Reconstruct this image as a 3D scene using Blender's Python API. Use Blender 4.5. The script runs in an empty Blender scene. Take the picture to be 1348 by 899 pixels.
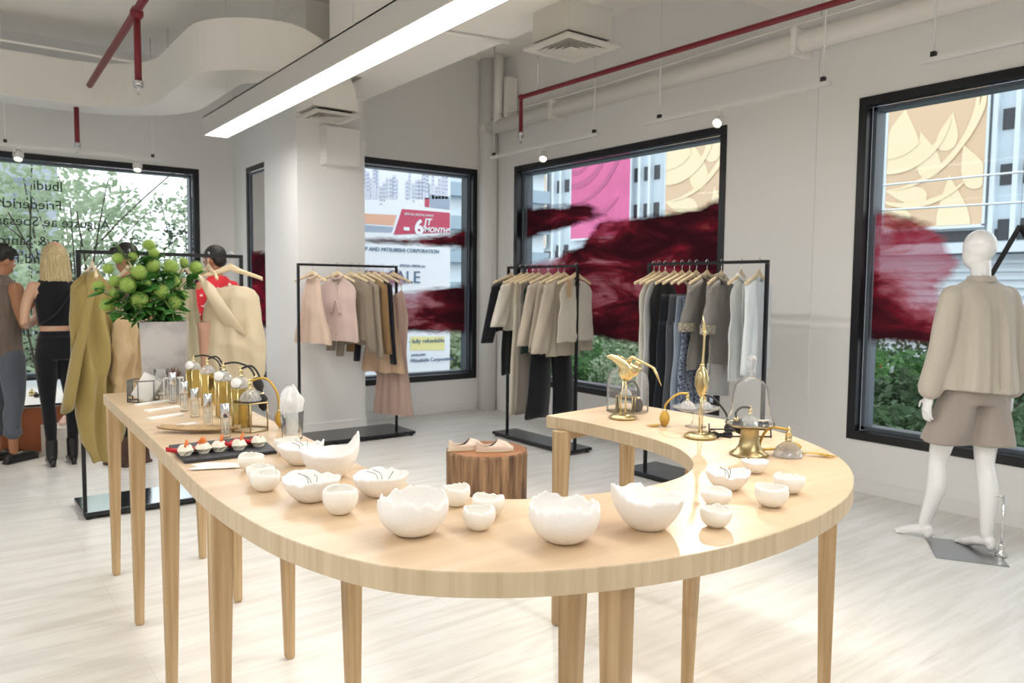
import bpy, bmesh, math, random
from math import sin, cos, pi, sqrt, radians as rad, atan2, hypot
from mathutils import Vector as V, Matrix, noise as mn
random.seed(7)
SC = bpy.context.scene
COL = SC.collection
# ---------------------------------------------------------------- camera
W_, H_ = 1348, 899
FPX, PITCH, YAW, ROLL, CZ = 1017.3, .07, .6421, .0095, 1.45
cF = V((sin(YAW)*cos(PITCH), cos(YAW)*cos(PITCH), -sin(PITCH)))
cR = V((cos(YAW), -sin(YAW), 0)); cU = cR.cross(cF)
cR, cU = cos(ROLL)*cR+sin(ROLL)*cU, -sin(ROLL)*cR+cos(ROLL)*cU
cam = bpy.data.cameras.new('camera'); camo = bpy.data.objects.new('camera', cam); COL.objects.link(camo)
cam.sensor_width = 36; cam.lens = FPX/W_*36; cam.clip_start = .05; cam.clip_end = 400
cam.dof.use_dof = True; cam.dof.focus_distance = 2.1; cam.dof.aperture_fstop = 7.1
camo.matrix_world = Matrix(((cR.x, cU.x, -cF.x, 0), (cR.y, cU.y, -cF.y, 0), (cR.z, cU.z, -cF.z, CZ), (0, 0, 0, 1)))
SC.camera = camo
# ---------------------------------------------------------------- sky, exposure
wd = bpy.data.worlds.new('overcast_sky'); SC.world = wd; wd.use_nodes = True
wn = wd.node_tree; bg = wn.nodes['Background']
tc = wn.nodes.new('ShaderNodeTexCoord'); sx = wn.nodes.new('ShaderNodeSeparateXYZ'); cr = wn.nodes.new('ShaderNodeValToRGB')
wn.links.new(tc.outputs['Generated'], sx.inputs[0]); wn.links.new(sx.outputs['Z'], cr.inputs[0]); wn.links.new(cr.outputs[0], bg.inputs[0])
cr.color_ramp.elements[0].position = 0; cr.color_ramp.elements[0].color = (.95, .975, 1, 1)
cr.color_ramp.elements[1].position = .9; cr.color_ramp.elements[1].color = (.84, .92, 1, 1)
bg.inputs[1].default_value = 1.55
SC.view_settings.view_transform = 'Standard'; SC.view_settings.look = 'None'
SC.view_settings.exposure = 0.36; SC.view_settings.gamma = 1; SC.view_settings.use_curve_mapping = False
cy = SC.cycles
cy.use_denoising = True; cy.max_bounces = 8; cy.diffuse_bounces = 5; cy.glossy_bounces = 4; cy.transmission_bounces = 8
cy.transparent_max_bounces = 24; cy.caustics_reflective = False; cy.caustics_refractive = False; cy.sample_clamp_indirect = 6
# ---------------------------------------------------------------- ceiling lamps (area lights; the housings are built below)
def area(name, loc, sx_, sy_, power, col, rot=(0, 0, 0)):
    l = bpy.data.lights.new(name, 'AREA'); l.shape = 'RECTANGLE'; l.size = sx_; l.size_y = sy_; l.energy = power; l.color = col
    o = bpy.data.objects.new(name, l); o.location = loc; o.rotation_euler = rot; COL.objects.link(o); return o
LAMP_COL = (1, .985, .968)
area('linear_lamp_light', (2.12, 2.0, 2.795), .2, 10.6, 90, LAMP_COL)
area('added_rear_fill_light', (-1.2, 1.0, 2.795), .2, 9.0, 84, LAMP_COL)  # added lamp, unseen, brightens the room from behind the camera

# ---------------------------------------------------------------- helpers
def ray(px, py): return cF + cR*((px-W_/2)/FPX) - cU*((py-H_/2)/FPX)
def at(px, py, z=0.):
    r = ray(px, py); return V((0, 0, CZ)) + r*((z-CZ)/r.z)
def atX(px, py, x):
    r = ray(px, py); return V((0, 0, CZ)) + r*(x/r.x)
def atY(px, py, y):
    r = ray(px, py); return V((0, 0, CZ)) + r*(y/r.y)
def dist(p): return (V(p)-V((0, 0, CZ))).dot(cF)

class MB:
    def __init__(s): s.v = []; s.f = []; s.sm = []
    def add(s, vs, fs, smooth=False, M=None):
        n = len(s.v)
        s.v += [tuple(M @ V(v)) if M else tuple(v) for v in vs]
        s.f += [tuple(i+n for i in f) for f in fs]; s.sm += [smooth]*len(fs); return s
    def box(s, a, b, M=None):
        x0, y0, z0 = a; x1, y1, z1 = b
        vs = [(x0,y0,z0),(x1,y0,z0),(x1,y1,z0),(x0,y1,z0),(x0,y0,z1),(x1,y0,z1),(x1,y1,z1),(x0,y1,z1)]
        return s.add(vs, [(3,2,1,0),(4,5,6,7),(0,1,5,4),(1,2,6,5),(2,3,7,6),(3,0,4,7)], False, M)
    def cbox(s, c, d, M=None):
        return s.box((c[0]-d[0]/2, c[1]-d[1]/2, c[2]-d[2]/2), (c[0]+d[0]/2, c[1]+d[1]/2, c[2]+d[2]/2), M)
    def lathe(s, prof, n=24, M=None, smooth=True, close=False):
        vs = []; fs = []; m = len(prof)
        for r, z in prof:
            for k in range(n):
                a = 2*pi*k/n; vs.append((r*cos(a), r*sin(a), z))
        rng = m if close else m-1
        for i in range(rng):
            i2 = (i+1) % m
            for k in range(n):
                k2 = (k+1) % n; fs.append((i*n+k, i*n+k2, i2*n+k2, i2*n+k))
        if not close:
            if prof[0][0] > 1e-5: fs.append(tuple(range(n))[::-1])
            if prof[-1][0] > 1e-5: fs.append(tuple(range((m-1)*n, m*n)))
        return s.add(vs, fs, smooth, M)
    def tube(s, pts, r, n=8, M=None, closed=False, caps=True, smooth=True):
        pts = [V(p) for p in pts]; m = len(pts)
        rs = r if isinstance(r, (list, tuple)) else [r]*m
        vs = []; fs = []; up = None
        for i in range(m):
            if closed: t = pts[(i+1) % m]-pts[i-1]
            else: t = pts[min(i+1, m-1)]-pts[max(i-1, 0)]
            if t.length < 1e-9: t = V((0, 0, 1))
            t.normalize()
            if up is None:
                up = V((0, 0, 1)) if abs(t.z) < .9 else V((1, 0, 0))
            up = up - t*up.dot(t)
            if up.length < 1e-6: up = V((1, 0, 0)) - t*t.x
            up.normalize(); b = t.cross(up)
            for k in range(n):
                a = 2*pi*k/n; vs.append(pts[i] + (up*cos(a)+b*sin(a))*rs[i])
        for i in range(m if closed else m-1):
            i2 = (i+1) % m
            for k in range(n):
                k2 = (k+1) % n; fs.append((i*n+k, i2*n+k, i2*n+k2, i*n+k2))
        if caps and not closed: fs += [tuple(range(n)), tuple(range((m-1)*n, m*n))[::-1]]
        return s.add(vs, fs, smooth, M)
    def prism(s, poly, z0, z1, M=None, smooth=False):
        n = len(poly)
        vs = [(p[0], p[1], z0) for p in poly]+[(p[0], p[1], z1) for p in poly]
        fs = [tuple(range(n))[::-1], tuple(range(n, 2*n))]
        s.add(vs, fs, False, M); k = len(s.v)-2*n
        for i in range(n):
            j = (i+1) % n; s.f.append((k+i, k+j, k+n+j, k+n+i)); s.sm.append(smooth)
        return s
    def sphere(s, c, r, n=16, m=10, M=None):
        vs = []; fs = []; rr = r if isinstance(r, (tuple, list)) else (r, r, r)
        for i in range(m+1):
            p = pi*i/m
            for k in range(n):
                a = 2*pi*k/n; vs.append((c[0]+rr[0]*sin(p)*cos(a), c[1]+rr[1]*sin(p)*sin(a), c[2]-rr[2]*cos(p)))
        for i in range(m):
            for k in range(n):
                k2 = (k+1) % n; fs.append((i*n+k, i*n+k2, (i+1)*n+k2, (i+1)*n+k))
        return s.add(vs, fs, True, M)
    def loft(s, rings, caps=True, smooth=True, closed=True, M=None):
        n = len(rings[0]); vs = [p for r in rings for p in r]; fs = []
        for i in range(len(rings)-1):
            for k in range(n if closed else n-1):
                k2 = (k+1) % n; fs.append((i*n+k, i*n+k2, (i+1)*n+k2, (i+1)*n+k))
        if caps and closed: fs += [tuple(range(n))[::-1], tuple(range((len(rings)-1)*n, len(rings)*n))]
        return s.add(vs, fs, smooth, M)
    def mesh(s, name):
        me = bpy.data.meshes.new(name); me.from_pydata(s.v, [], s.f)
        me.polygons.foreach_set('use_smooth', s.sm); me.update(); return me

def obj(name, mb, mat, parent=None, loc=None, rot=None, fix=True):
    me = mb.mesh(name) if isinstance(mb, MB) else mb
    if fix and isinstance(mb, MB):
        b = bmesh.new(); b.from_mesh(me); bmesh.ops.remove_doubles(b, verts=b.verts, dist=1e-6)
        bmesh.ops.dissolve_degenerate(b, dist=1e-7, edges=b.edges)
        bmesh.ops.recalc_face_normals(b, faces=b.faces); b.to_mesh(me); b.free()
    if mat:
        for m_ in (mat if isinstance(mat, (list, tuple)) else [mat]): me.materials.append(m_)
    o = bpy.data.objects.new(name, me); COL.objects.link(o)
    if parent: o.parent = parent
    if loc is not None: o.location = loc
    if rot is not None: o.rotation_euler = rot
    return o
def tag(o, label=None, cat=None, group=None, kind=None):
    if label: o['label'] = label
    if cat: o['category'] = cat
    if group: o['group'] = group
    if kind: o['kind'] = kind
    return o
def thing(name, label, cat, loc=(0, 0, 0), rz=0., group=None):
    o = bpy.data.objects.new(name, None); COL.objects.link(o); o.empty_display_size = .05
    o.location = loc; o.rotation_euler = (0, 0, rz); return tag(o, label, cat, group)
def struct(name, mb, mat, parent=None, **k):
    o = obj(name, mb, mat, parent, **k)
    if not parent: o['kind'] = 'structure'
    return o
def dup(r, loc=None, rz=None, label=None, sc=None):
    def cp(o, p):
        c = o.copy(); COL.objects.link(c); c.parent = p
        for ch in o.children: cp(ch, c)
        return c
    c = cp(r, None)
    if loc is not None: c.location = loc
    if rz is not None: c.rotation_euler = (0, 0, rz)
    if sc is not None: c.scale = (sc, sc, sc)
    if label: c['label'] = label
    return c
def bevel(o, w=.004, n=2):
    m = o.modifiers.new('bevel', 'BEVEL'); m.width = w; m.segments = n; m.limit_method = 'ANGLE'; m.angle_limit = rad(40); return o
def spline(pts, n=8, closed=False):
    P = [V(p) for p in pts]; out = []; m = len(P)
    for i in range(m if closed else m-1):
        p0 = P[(i-1) % m] if closed or i > 0 else P[0]*2-P[1]
        p1 = P[i]; p2 = P[(i+1) % m]
        p3 = P[(i+2) % m] if closed or i+2 < m else P[-1]*2-P[-2]
        for k in range(n):
            t = k/n
            out.append(.5*((2*p1)+(p2-p0)*t+(2*p0-5*p1+4*p2-p3)*t*t+(3*p1-p0-3*p2+p3)*t*t*t))
    if not closed: out.append(P[-1])
    return out
def lerp(a, b, t): return a+(b-a)*t
def interp(tab, x):
    if x <= tab[0][0]: return tab[0][1]
    for (a, u), (b, v) in zip(tab, tab[1:]):
        if x <= b:
            t = (x-a)/(b-a); t = t*t*(3-2*t)*.5+t*.5; return u+(v-u)*t
    return tab[-1][1]

# ---------------------------------------------------------------- materials
def srgb(c):
    if isinstance(c, str): c = [int(c[i:i+2], 16)/255 for i in (0, 2, 4)]
    return tuple((x/12.92 if x <= .04045 else ((x+.055)/1.055)**2.4) for x in c[:3])+(1,)
def mat(name, col, rough=.5, metal=0, var=0, vs=4., bump=0, bs=60., stretch=(1, 1, 1), spec=.5, sheen=0, trl=0, coat=0, col2=None, ramp=(.35, .65), detail=4):
    m = bpy.data.materials.new(name); m.use_nodes = True; nt = m.node_tree; b = nt.nodes['Principled BSDF']
    c = srgb(col); b.inputs['Base Color'].default_value = c; b.inputs['Roughness'].default_value = rough
    b.inputs['Metallic'].default_value = metal; b.inputs['Specular IOR Level'].default_value = spec
    if sheen: b.inputs['Sheen Weight'].default_value = sheen
    if coat: b.inputs['Coat Weight'].default_value = coat; b.inputs['Coat Roughness'].default_value = .08
    if var or bump or col2:
        t = nt.nodes.new('ShaderNodeTexCoord'); mp = nt.nodes.new('ShaderNodeMapping'); mp.inputs['Scale'].default_value = stretch
        nt.links.new(t.outputs['Object'], mp.inputs[0])
    if var or col2:
        n = nt.nodes.new('ShaderNodeTexNoise'); n.inputs['Scale'].default_value = vs; n.inputs['Detail'].default_value = detail
        nt.links.new(mp.outputs[0], n.inputs[0]); r = nt.nodes.new('ShaderNodeValToRGB'); nt.links.new(n.outputs[0], r.inputs[0])
        c2 = srgb(col2) if col2 else tuple(max(0, x*(1-var)) for x in c[:3])+(1,)
        c1 = c if col2 else tuple(min(1, x*(1+var*.4)) for x in c[:3])+(1,)
        r.color_ramp.elements[0].position = ramp[0]; r.color_ramp.elements[0].color = c2
        r.color_ramp.elements[1].position = ramp[1]; r.color_ramp.elements[1].color = c1
        nt.links.new(r.outputs[0], b.inputs['Base Color'])
    if bump:
        n = nt.nodes.new('ShaderNodeTexNoise'); n.inputs['Scale'].default_value = bs; n.inputs['Detail'].default_value = 3
        nt.links.new(mp.outputs[0], n.inputs[0]); bp = nt.nodes.new('ShaderNodeBump'); bp.inputs['Strength'].default_value = bump
        bp.inputs['Distance'].default_value = .01; nt.links.new(n.outputs[0], bp.inputs['Height']); nt.links.new(bp.outputs[0], b.inputs['Normal'])
    if trl:
        tr = nt.nodes.new('ShaderNodeBsdfTranslucent'); mx = nt.nodes.new('ShaderNodeMixShader'); mx.inputs[0].default_value = trl
        src = b.inputs['Base Color'].links[0].from_socket if b.inputs['Base Color'].links else None
        if src: nt.links.new(src, tr.inputs[0])
        else: tr.inputs[0].default_value = c
        nt.links.new(b.outputs[0], mx.inputs[1]); nt.links.new(tr.outputs[0], mx.inputs[2])
        nt.links.new(mx.outputs[0], nt.nodes['Material Output'].inputs[0])
    return m
def glassmat(name, tint='ffffff', gloss=1., rough=0., white_haze=0.):
    """thin clear glass: transparent with a Fresnel reflection"""
    m = bpy.data.materials.new(name); m.use_nodes = True; nt = m.node_tree; nt.nodes.remove(nt.nodes['Principled BSDF'])
    t = nt.nodes.new('ShaderNodeBsdfTransparent'); t.inputs[0].default_value = srgb(tint)
    g = nt.nodes.new('ShaderNodeBsdfGlossy'); g.inputs['Roughness'].default_value = rough
    f = nt.nodes.new('ShaderNodeLayerWeight'); f.inputs[0].default_value = .25*gloss
    mx = nt.nodes.new('ShaderNodeMixShader'); nt.links.new(f.outputs['Fresnel'], mx.inputs[0])
    nt.links.new(t.outputs[0], mx.inputs[1]); nt.links.new(g.outputs[0], mx.inputs[2])
    out = mx
    if white_haze:  # diffuse white mixed in as a painted haze that lightens dark-looking glass
        d = nt.nodes.new('ShaderNodeBsdfDiffuse'); d.inputs[0].default_value = (.9, .9, .9, 1); m2 = nt.nodes.new('ShaderNodeMixShader')
        m2.inputs[0].default_value = white_haze; nt.links.new(mx.outputs[0], m2.inputs[1]); nt.links.new(d.outputs[0], m2.inputs[2]); out = m2
    nt.links.new(out.outputs[0], nt.nodes['Material Output'].inputs[0]); return m
def emimat(name, col, st):
    m = bpy.data.materials.new(name); m.use_nodes = True; nt = m.node_tree; nt.nodes.remove(nt.nodes['Principled BSDF'])
    e = nt.nodes.new('ShaderNodeEmission'); e.inputs[0].default_value = srgb(col); e.inputs[1].default_value = st
    nt.links.new(e.outputs[0], nt.nodes['Material Output'].inputs[0]); return m
def refract(name, col='ffffff', ior=1.45, rough=0.):
    m = bpy.data.materials.new(name); m.use_nodes = True; nt = m.node_tree; nt.nodes.remove(nt.nodes['Principled BSDF'])
    g = nt.nodes.new('ShaderNodeBsdfGlass'); g.inputs[0].default_value = srgb(col); g.inputs['IOR'].default_value = ior; g.inputs['Roughness'].default_value = rough
    t = nt.nodes.new('ShaderNodeBsdfTransparent'); mx = nt.nodes.new('ShaderNodeMixShader'); mx.inputs[0].default_value = .5
    nt.links.new(g.outputs[0], mx.inputs[1]); nt.links.new(t.outputs[0], mx.inputs[2])
    d = nt.nodes.new('ShaderNodeBsdfDiffuse'); d.inputs[0].default_value = (.95, .95, .95, 1); m2 = nt.nodes.new('ShaderNodeMixShader'); m2.inputs[0].default_value = .2
    nt.links.new(mx.outputs[0], m2.inputs[1]); nt.links.new(d.outputs[0], m2.inputs[2])
    nt.links.new(m2.outputs[0], nt.nodes['Material Output'].inputs[0]); return m
def woodmat(name, c1, c2, scale=3., axis=2, rough=.5, rings=.35):
    m = bpy.data.materials.new(name); m.use_nodes = True; nt = m.node_tree; b = nt.nodes['Principled BSDF']; b.inputs['Roughness'].default_value = rough
    t = nt.nodes.new('ShaderNodeTexCoord'); mp = nt.nodes.new('ShaderNodeMapping'); s = [14, 14, 14]; s[axis] = .7; mp.inputs['Scale'].default_value = s
    nt.links.new(t.outputs['Object'], mp.inputs[0])
    n = nt.nodes.new('ShaderNodeTexNoise'); n.inputs['Scale'].default_value = scale; n.inputs['Detail'].default_value = 5; n.inputs['Distortion'].default_value = rings
    nt.links.new(mp.outputs[0], n.inputs[0]); r = nt.nodes.new('ShaderNodeValToRGB'); nt.links.new(n.outputs[0], r.inputs[0])
    r.color_ramp.elements[0].position = .3; r.color_ramp.elements[0].color = srgb(c2); r.color_ramp.elements[1].position = .68; r.color_ramp.elements[1].color = srgb(c1)
    nt.links.new(r.outputs[0], b.inputs['Base Color'])
    bp = nt.nodes.new('ShaderNodeBump'); bp.inputs['Strength'].default_value = .12; bp.inputs['Distance'].default_value = .004; nt.links.new(n.outputs[0], bp.inputs['Height']); nt.links.new(bp.outputs[0], b.inputs['Normal'])
    return m
M_wall = mat('wall_paint', 'edecea', .75, bump=.03, bs=30, spec=.3)
M_ceil = mat('ceiling_paint', 'f3f0ea', .85, bump=.05, bs=12, spec=.2)
M_trim = mat('trim_paint', 'e9e8e6', .45)
M_black = mat('black_metal', '16171b', .4, .0, spec=.5)
M_frame = mat('window_frame_black', '14151a', .35)
M_jamb = mat('window_jamb_grey', '59636f', .4)
M_pane = glassmat('window_glass', 'f6fbfa', .5)
M_white = mat('white_enamel', 'ececea', .4)
M_chrome = mat('chrome', 'd8d8da', .15, 1)
M_red = mat('red_pipe_paint', '7d1c27', .4)
M_gold = mat('polished_brass', 'dccb9c', .2, 1)
M_brass = mat('brushed_brass', 'b8a67c', .32, 1, var=.15, vs=8, stretch=(1, 1, 6))
M_birch = woodmat('birch_leg_wood', 'c4a982', 'a08259', 2.4, 2, .5)
M_hang = woodmat('hanger_wood', 'e8d6b6', 'd6bd94', 3, 0, .45)
# ================================================================ setting
XR, YB, YC, XS, ZT, ZB, ZC = 5.311, 7.546, 9.676, 2.973, 2.809, .377, 4.05
XL, YF = -3.6, -4.2
def wall(name, axis, c, th, u0, u1, z0, z1, holes, m=None):
    """axis 'X': plane X=c running along Y; thickness th away from the room"""
    us = sorted({u0, u1, *[h[0] for h in holes], *[h[1] for h in holes]}); zs = sorted({z0, z1, *[h[2] for h in holes], *[h[3] for h in holes]})
    inh = lambda a, b: any(h[0] <= a < h[1] and h[2] <= b < h[3] for h in holes)
    cell = {(i, j) for i in range(len(us)-1) for j in range(len(zs)-1) if not inh(us[i], zs[j])}
    mb = MB(); P = lambda d, u, z: (c+d, u, z) if axis == 'X' else (u, c+d, z)
    for i, j in cell:
        a, b, e, f = us[i], us[i+1], zs[j], zs[j+1]
        for d in (0, th): mb.add([P(d, a, e), P(d, b, e), P(d, b, f), P(d, a, f)], [(0, 1, 2, 3)])
        for (di, dj, q) in ((-1, 0, (a, e, a, f)), (1, 0, (b, e, b, f)), (0, -1, (a, e, b, e)), (0, 1, (a, f, b, f))):
            if (i+di, j+dj) not in cell:
                mb.add([P(0, q[0], q[1]), P(0, q[2], q[3]), P(th, q[2], q[3]), P(th, q[0], q[1])], [(0, 1, 2, 3)])
    return struct(name, mb, m or M_wall)
W2 = (4.153, 7.078); W3 = (.3, 3.007); W1 = (3.52, 5.112); WL = (-2.2, 2.568); WS = (7.95, 9.2)
wall('wall_right', 'X', XR, .25, YF, YB, 0, ZC, [(W2[0], W2[1], ZB, ZT), (W3[0], W3[1], ZB, ZT)])
wall('wall_back', 'Y', YB, .25, XS, XR+.25, 0, ZC, [(W1[0], W1[1], ZB, ZT)])
wall('wall_side', 'X', XS, .06, YB+.25, YC, 0, ZC, [(WS[0], WS[1], ZB, ZT)])
wall('wall_rear', 'Y', YC, .25, XL, XS+.22, 0, ZC, [(WL[0], WL[1], ZB, ZT)])
wall('wall_left', 'X', XL, -.2, YF, YC+.25, 0, ZC, [])
wall('wall_front', 'Y', YF, -.2, XL-.2, XR+.25, 0, ZC, [])

# floor: pale travertine-look vinyl with soft streaks along X
M_floor = bpy.data.materials.new('pale_streaked_floor'); M_floor.use_nodes = True
nt = M_floor.node_tree; b = nt.nodes['Principled BSDF']; b.inputs['Roughness'].default_value = .34; b.inputs['Specular IOR Level'].default_value = .45
t = nt.nodes.new('ShaderNodeTexCoord'); mp = nt.nodes.new('ShaderNodeMapping'); mp.inputs['Scale'].default_value = (.8, 9, 1); mp.inputs['Rotation'].default_value = (0, 0, rad(3))
nt.links.new(t.outputs['Object'], mp.inputs[0]); n = nt.nodes.new('ShaderNodeTexNoise'); n.inputs['Scale'].default_value = 1.6; n.inputs['Detail'].default_value = 8; n.inputs['Roughness'].default_value = .65; n.inputs['Distortion'].default_value = .6
nt.links.new(mp.outputs[0], n.inputs[0]); r = nt.nodes.new('ShaderNodeValToRGB'); nt.links.new(n.outputs[0], r.inputs[0])
e = r.color_ramp.elements; e[0].position = .28; e[0].color = srgb('d3cfc8'); e[1].position = .58; e[1].color = srgb('e8e7e3')
n2 = nt.nodes.new('ShaderNodeTexNoise'); n2.inputs['Scale'].default_value = 5; n2.inputs['Detail'].default_value = 8; mp2 = nt.nodes.new('ShaderNodeMapping'); mp2.inputs['Scale'].default_value = (1.5, 14, 1)
nt.links.new(t.outputs['Object'], mp2.inputs[0]); nt.links.new(mp2.outputs[0], n2.inputs[0]); r2 = nt.nodes.new('ShaderNodeValToRGB'); nt.links.new(n2.outputs[0], r2.inputs[0])
r2.color_ramp.elements[0].position = .27; r2.color_ramp.elements[0].color = (.82, .80, .77, 1); r2.color_ramp.elements[1].position = .4; r2.color_ramp.elements[1].color = (1, 1, 1, 1)
mx = nt.nodes.new('ShaderNodeMix'); mx.data_type = 'RGBA'; mx.blend_type = 'MULTIPLY'; mx.inputs[0].default_value = .5
nt.links.new(r.outputs[0], mx.inputs[6]); nt.links.new(r2.outputs[0], mx.inputs[7])
# long thin plank joints
mp3 = nt.nodes.new('ShaderNodeMapping'); nt.links.new(t.outputs['Object'], mp3.inputs[0])
bk = nt.nodes.new('ShaderNodeTexBrick'); bk.inputs['Scale'].default_value = 1; bk.inputs['Brick Width'].default_value = 1.22; bk.inputs['Row Height'].default_value = .46
bk.inputs['Mortar Size'].default_value = .0018; bk.inputs['Color1'].default_value = (1, 1, 1, 1); bk.inputs['Color2'].default_value = (.98, .98, .985, 1); bk.inputs['Mortar'].default_value = (.88, .87, .85, 1)
nt.links.new(mp3.outputs[0], bk.inputs[0]); mx2 = nt.nodes.new('ShaderNodeMix'); mx2.data_type = 'RGBA'; mx2.blend_type = 'MULTIPLY'; mx2.inputs[0].default_value = 1
nt.links.new(mx.outputs[2], mx2.inputs[6]); nt.links.new(bk.outputs[0], mx2.inputs[7]); nt.links.new(mx2.outputs[2], b.inputs['Base Color'])
struct('floor', MB().box((XL-.2, YF-.2, -.12), (XR+.25, YC+.25, 0)), M_floor)
struct('ceiling', MB().box((XL-.2, YF-.2, ZC), (XR+.25, YC+.25, ZC+.15)), M_ceil)

# pillar, corner column, pilaster, beams
struct('wall_pillar', MB().box((2.80, 7.175, 0), (3.50, 8.08, 3.29)), M_wall)
struct('wall_corner_column', MB().lathe([(.105, 0), (.105, ZC)], 28, Matrix.Translation((5.205, 7.45, 0))), M_wall)
struct('wall_pilaster', MB().box((XR-.014, 3.33, 0), (XR+.01, 3.72, ZC)), M_wall)
struct('ceiling_beam', MB().box((2.80, YF, 3.29), (3.50, 6.40, ZC)).box((3.11, 6.40, 3.29), (3.50, 6.92, ZC)).box((2.80, 6.92, 3.29), (3.50, YB, ZC)), M_ceil)
struct('ceiling_cross_beam', MB().box((3.50, 3.05, 3.62), (XR, 3.75, ZC)), M_ceil)
for nm, a, b_ in (('baseboard_right', (XR-.014, YF, 0), (XR, 7.36, .1)), ('baseboard_back', (3.50, YB-.014, 0), (5.12, YB, .1)),
                  ('baseboard_pillar', (2.786, 7.161, 0), (3.514, 8.08, .1)), ('baseboard_side', (XS-.014, 8.08, 0), (XS, YC, .1)), ('baseboard_rear', (XL, YC-.014, 0), (XS, YC, .1))):
    bevel(struct(nm, MB().box(a, b_), M_trim), .004)

def window(n, axis, c, u, z=(ZB, ZT), side=1, ds=1.):
    """black frame set in the opening, glass recessed; side=+1: outside lies towards +axis"""
    P = lambda d, uu, zz: (c+d*ds*side, uu, zz) if axis == 'X' else (uu, c+d*ds*side, zz)
    root = thing(f'window_{n}', None, None); root['kind'] = 'structure'
    def bar(nm, d0, d1, a, b, e, f, m):
        p, q = P(d0, a, e), P(d1, b, f)
        o = obj(nm, MB().box(tuple(map(min, p, q)), tuple(map(max, p, q))), m, root); return o
    w = .062
    for a, b, e, f in ((u[0], u[1], z[1]-w, z[1]), (u[0], u[1], z[0], z[0]+w), (u[0], u[0]+w, z[0]+w, z[1]-w), (u[1]-w, u[1], z[0]+w, z[1]-w)):
        bevel(bar('frame_bar', -.012, .07, a, b, e, f, M_frame), .003, 1)
    i = w+.001; k = .028
    for a, b, e, f in ((u[0]+i, u[1]-i, z[1]-i-k, z[1]-i), (u[0]+i, u[1]-i, z[0]+i, z[0]+i+k), (u[0]+i, u[0]+i+k, z[0]+i, z[1]-i), (u[1]-i-k, u[1]-i, z[0]+i, z[1]-i)):
        bar('inner_jamb', .07, .19, a, b, e, f, M_jamb)
    p = [P(.12, u[0]+i+k, z[0]+i+k), P(.12, u[1]-i-k, z[0]+i+k), P(.12, u[1]-i-k, z[1]-i-k), P(.12, u[0]+i+k, z[1]-i-k)]
    obj('pane', MB().add(p, [(0, 1, 2, 3)]), M_pane, root, fix=False)
    return root
window(1, 'Y', YB, W1); window(2, 'X', XR, W2); window(3, 'X', XR, W3); window(4, 'Y', YC, WL); window(5, 'X', XS, WS, ds=.22)

# ---------------- painted red film on the glass (flat print with a brushed edge)
def seg_d(p, a, b):
    ab = (b[0]-a[0], b[1]-a[1]); L = ab[0]**2+ab[1]**2; t = max(0, min(1, ((p[0]-a[0])*ab[0]+(p[1]-a[1])*ab[1])/max(L, 1e-12)))
    return hypot(p[0]-a[0]-ab[0]*t, p[1]-a[1]-ab[1]*t)
def sdf(p, poly):
    d = 1e9; ins = False; n = len(poly)
    for i in range(n):
        a, b = poly[i], poly[(i+1) % n]; d = min(d, seg_d(p, a, b))
        if (a[1] > p[1]) != (b[1] > p[1]) and p[0] < (b[0]-a[0])*(p[1]-a[1])/(b[1]-a[1])+a[0]: ins = not ins
    return d if ins else -d
M_film = bpy.data.materials.new('brushed_red_film'); M_film.use_nodes = True; nt = M_film.node_tree; nt.nodes.remove(nt.nodes['Principled BSDF'])
N = nt.nodes.new; L = nt.links.new
at_ = N('ShaderNodeAttribute'); at_.attribute_name = 'inside'; at2 = N('ShaderNodeAttribute'); at2.attribute_name = 'uvw'
mp = N('ShaderNodeMapping'); mp.inputs['Scale'].default_value = (1.1, 5.5, 1); mp.inputs['Rotation'].default_value = (0, 0, rad(9)); L(at2.outputs['Vector'], mp.inputs[0])
n1 = N('ShaderNodeTexNoise'); n1.inputs['Scale'].default_value = 2.2; n1.inputs['Detail'].default_value = 9; n1.inputs['Roughness'].default_value = .68; n1.inputs['Distortion'].default_value = .9; L(mp.outputs[0], n1.inputs[0])
ad = N('ShaderNodeMath'); ad.operation = 'MULTIPLY_ADD'; sb = N('ShaderNodeMath'); sb.operation = 'SUBTRACT'; sb.inputs[1].default_value = .5; L(n1.outputs[0], sb.inputs[0])
L(sb.outputs[0], ad.inputs[0]); ad.inputs[1].default_value = .15; L(at_.outputs['Fac'], ad.inputs[2])
al = N('ShaderNodeMapRange'); al.inputs[1].default_value = -.012; al.inputs[2].default_value = .05; L(ad.outputs[0], al.inputs[0])
n3 = N('ShaderNodeTexNoise'); n3.inputs['Scale'].default_value = 1.5; n3.inputs['Detail'].default_value = 7; n3.inputs['Distortion'].default_value = .5; n3.inputs['Roughness'].default_value = .62
mp3 = N('ShaderNodeMapping'); mp3.inputs['Scale'].default_value = (1, 3.2, 1); mp3.inputs['Location'].default_value = (3.7, 1.3, 0); mp3.inputs['Rotation'].default_value = (0, 0, rad(12)); L(at2.outputs['Vector'], mp3.inputs[0]); L(mp3.outputs[0], n3.inputs[0])
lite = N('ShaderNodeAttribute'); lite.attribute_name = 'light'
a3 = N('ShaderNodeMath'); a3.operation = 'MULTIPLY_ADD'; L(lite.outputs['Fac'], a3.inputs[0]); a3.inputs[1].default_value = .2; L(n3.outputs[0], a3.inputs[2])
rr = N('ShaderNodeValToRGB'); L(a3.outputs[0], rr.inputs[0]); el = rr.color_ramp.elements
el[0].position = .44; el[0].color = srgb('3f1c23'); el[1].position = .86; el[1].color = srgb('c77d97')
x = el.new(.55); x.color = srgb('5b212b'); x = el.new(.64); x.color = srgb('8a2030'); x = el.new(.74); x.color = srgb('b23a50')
df = N('ShaderNodeBsdfDiffuse'); tl = N('ShaderNodeBsdfTranslucent'); L(rr.outputs[0], df.inputs[0]); L(rr.outputs[0], tl.inputs[0])
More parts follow.
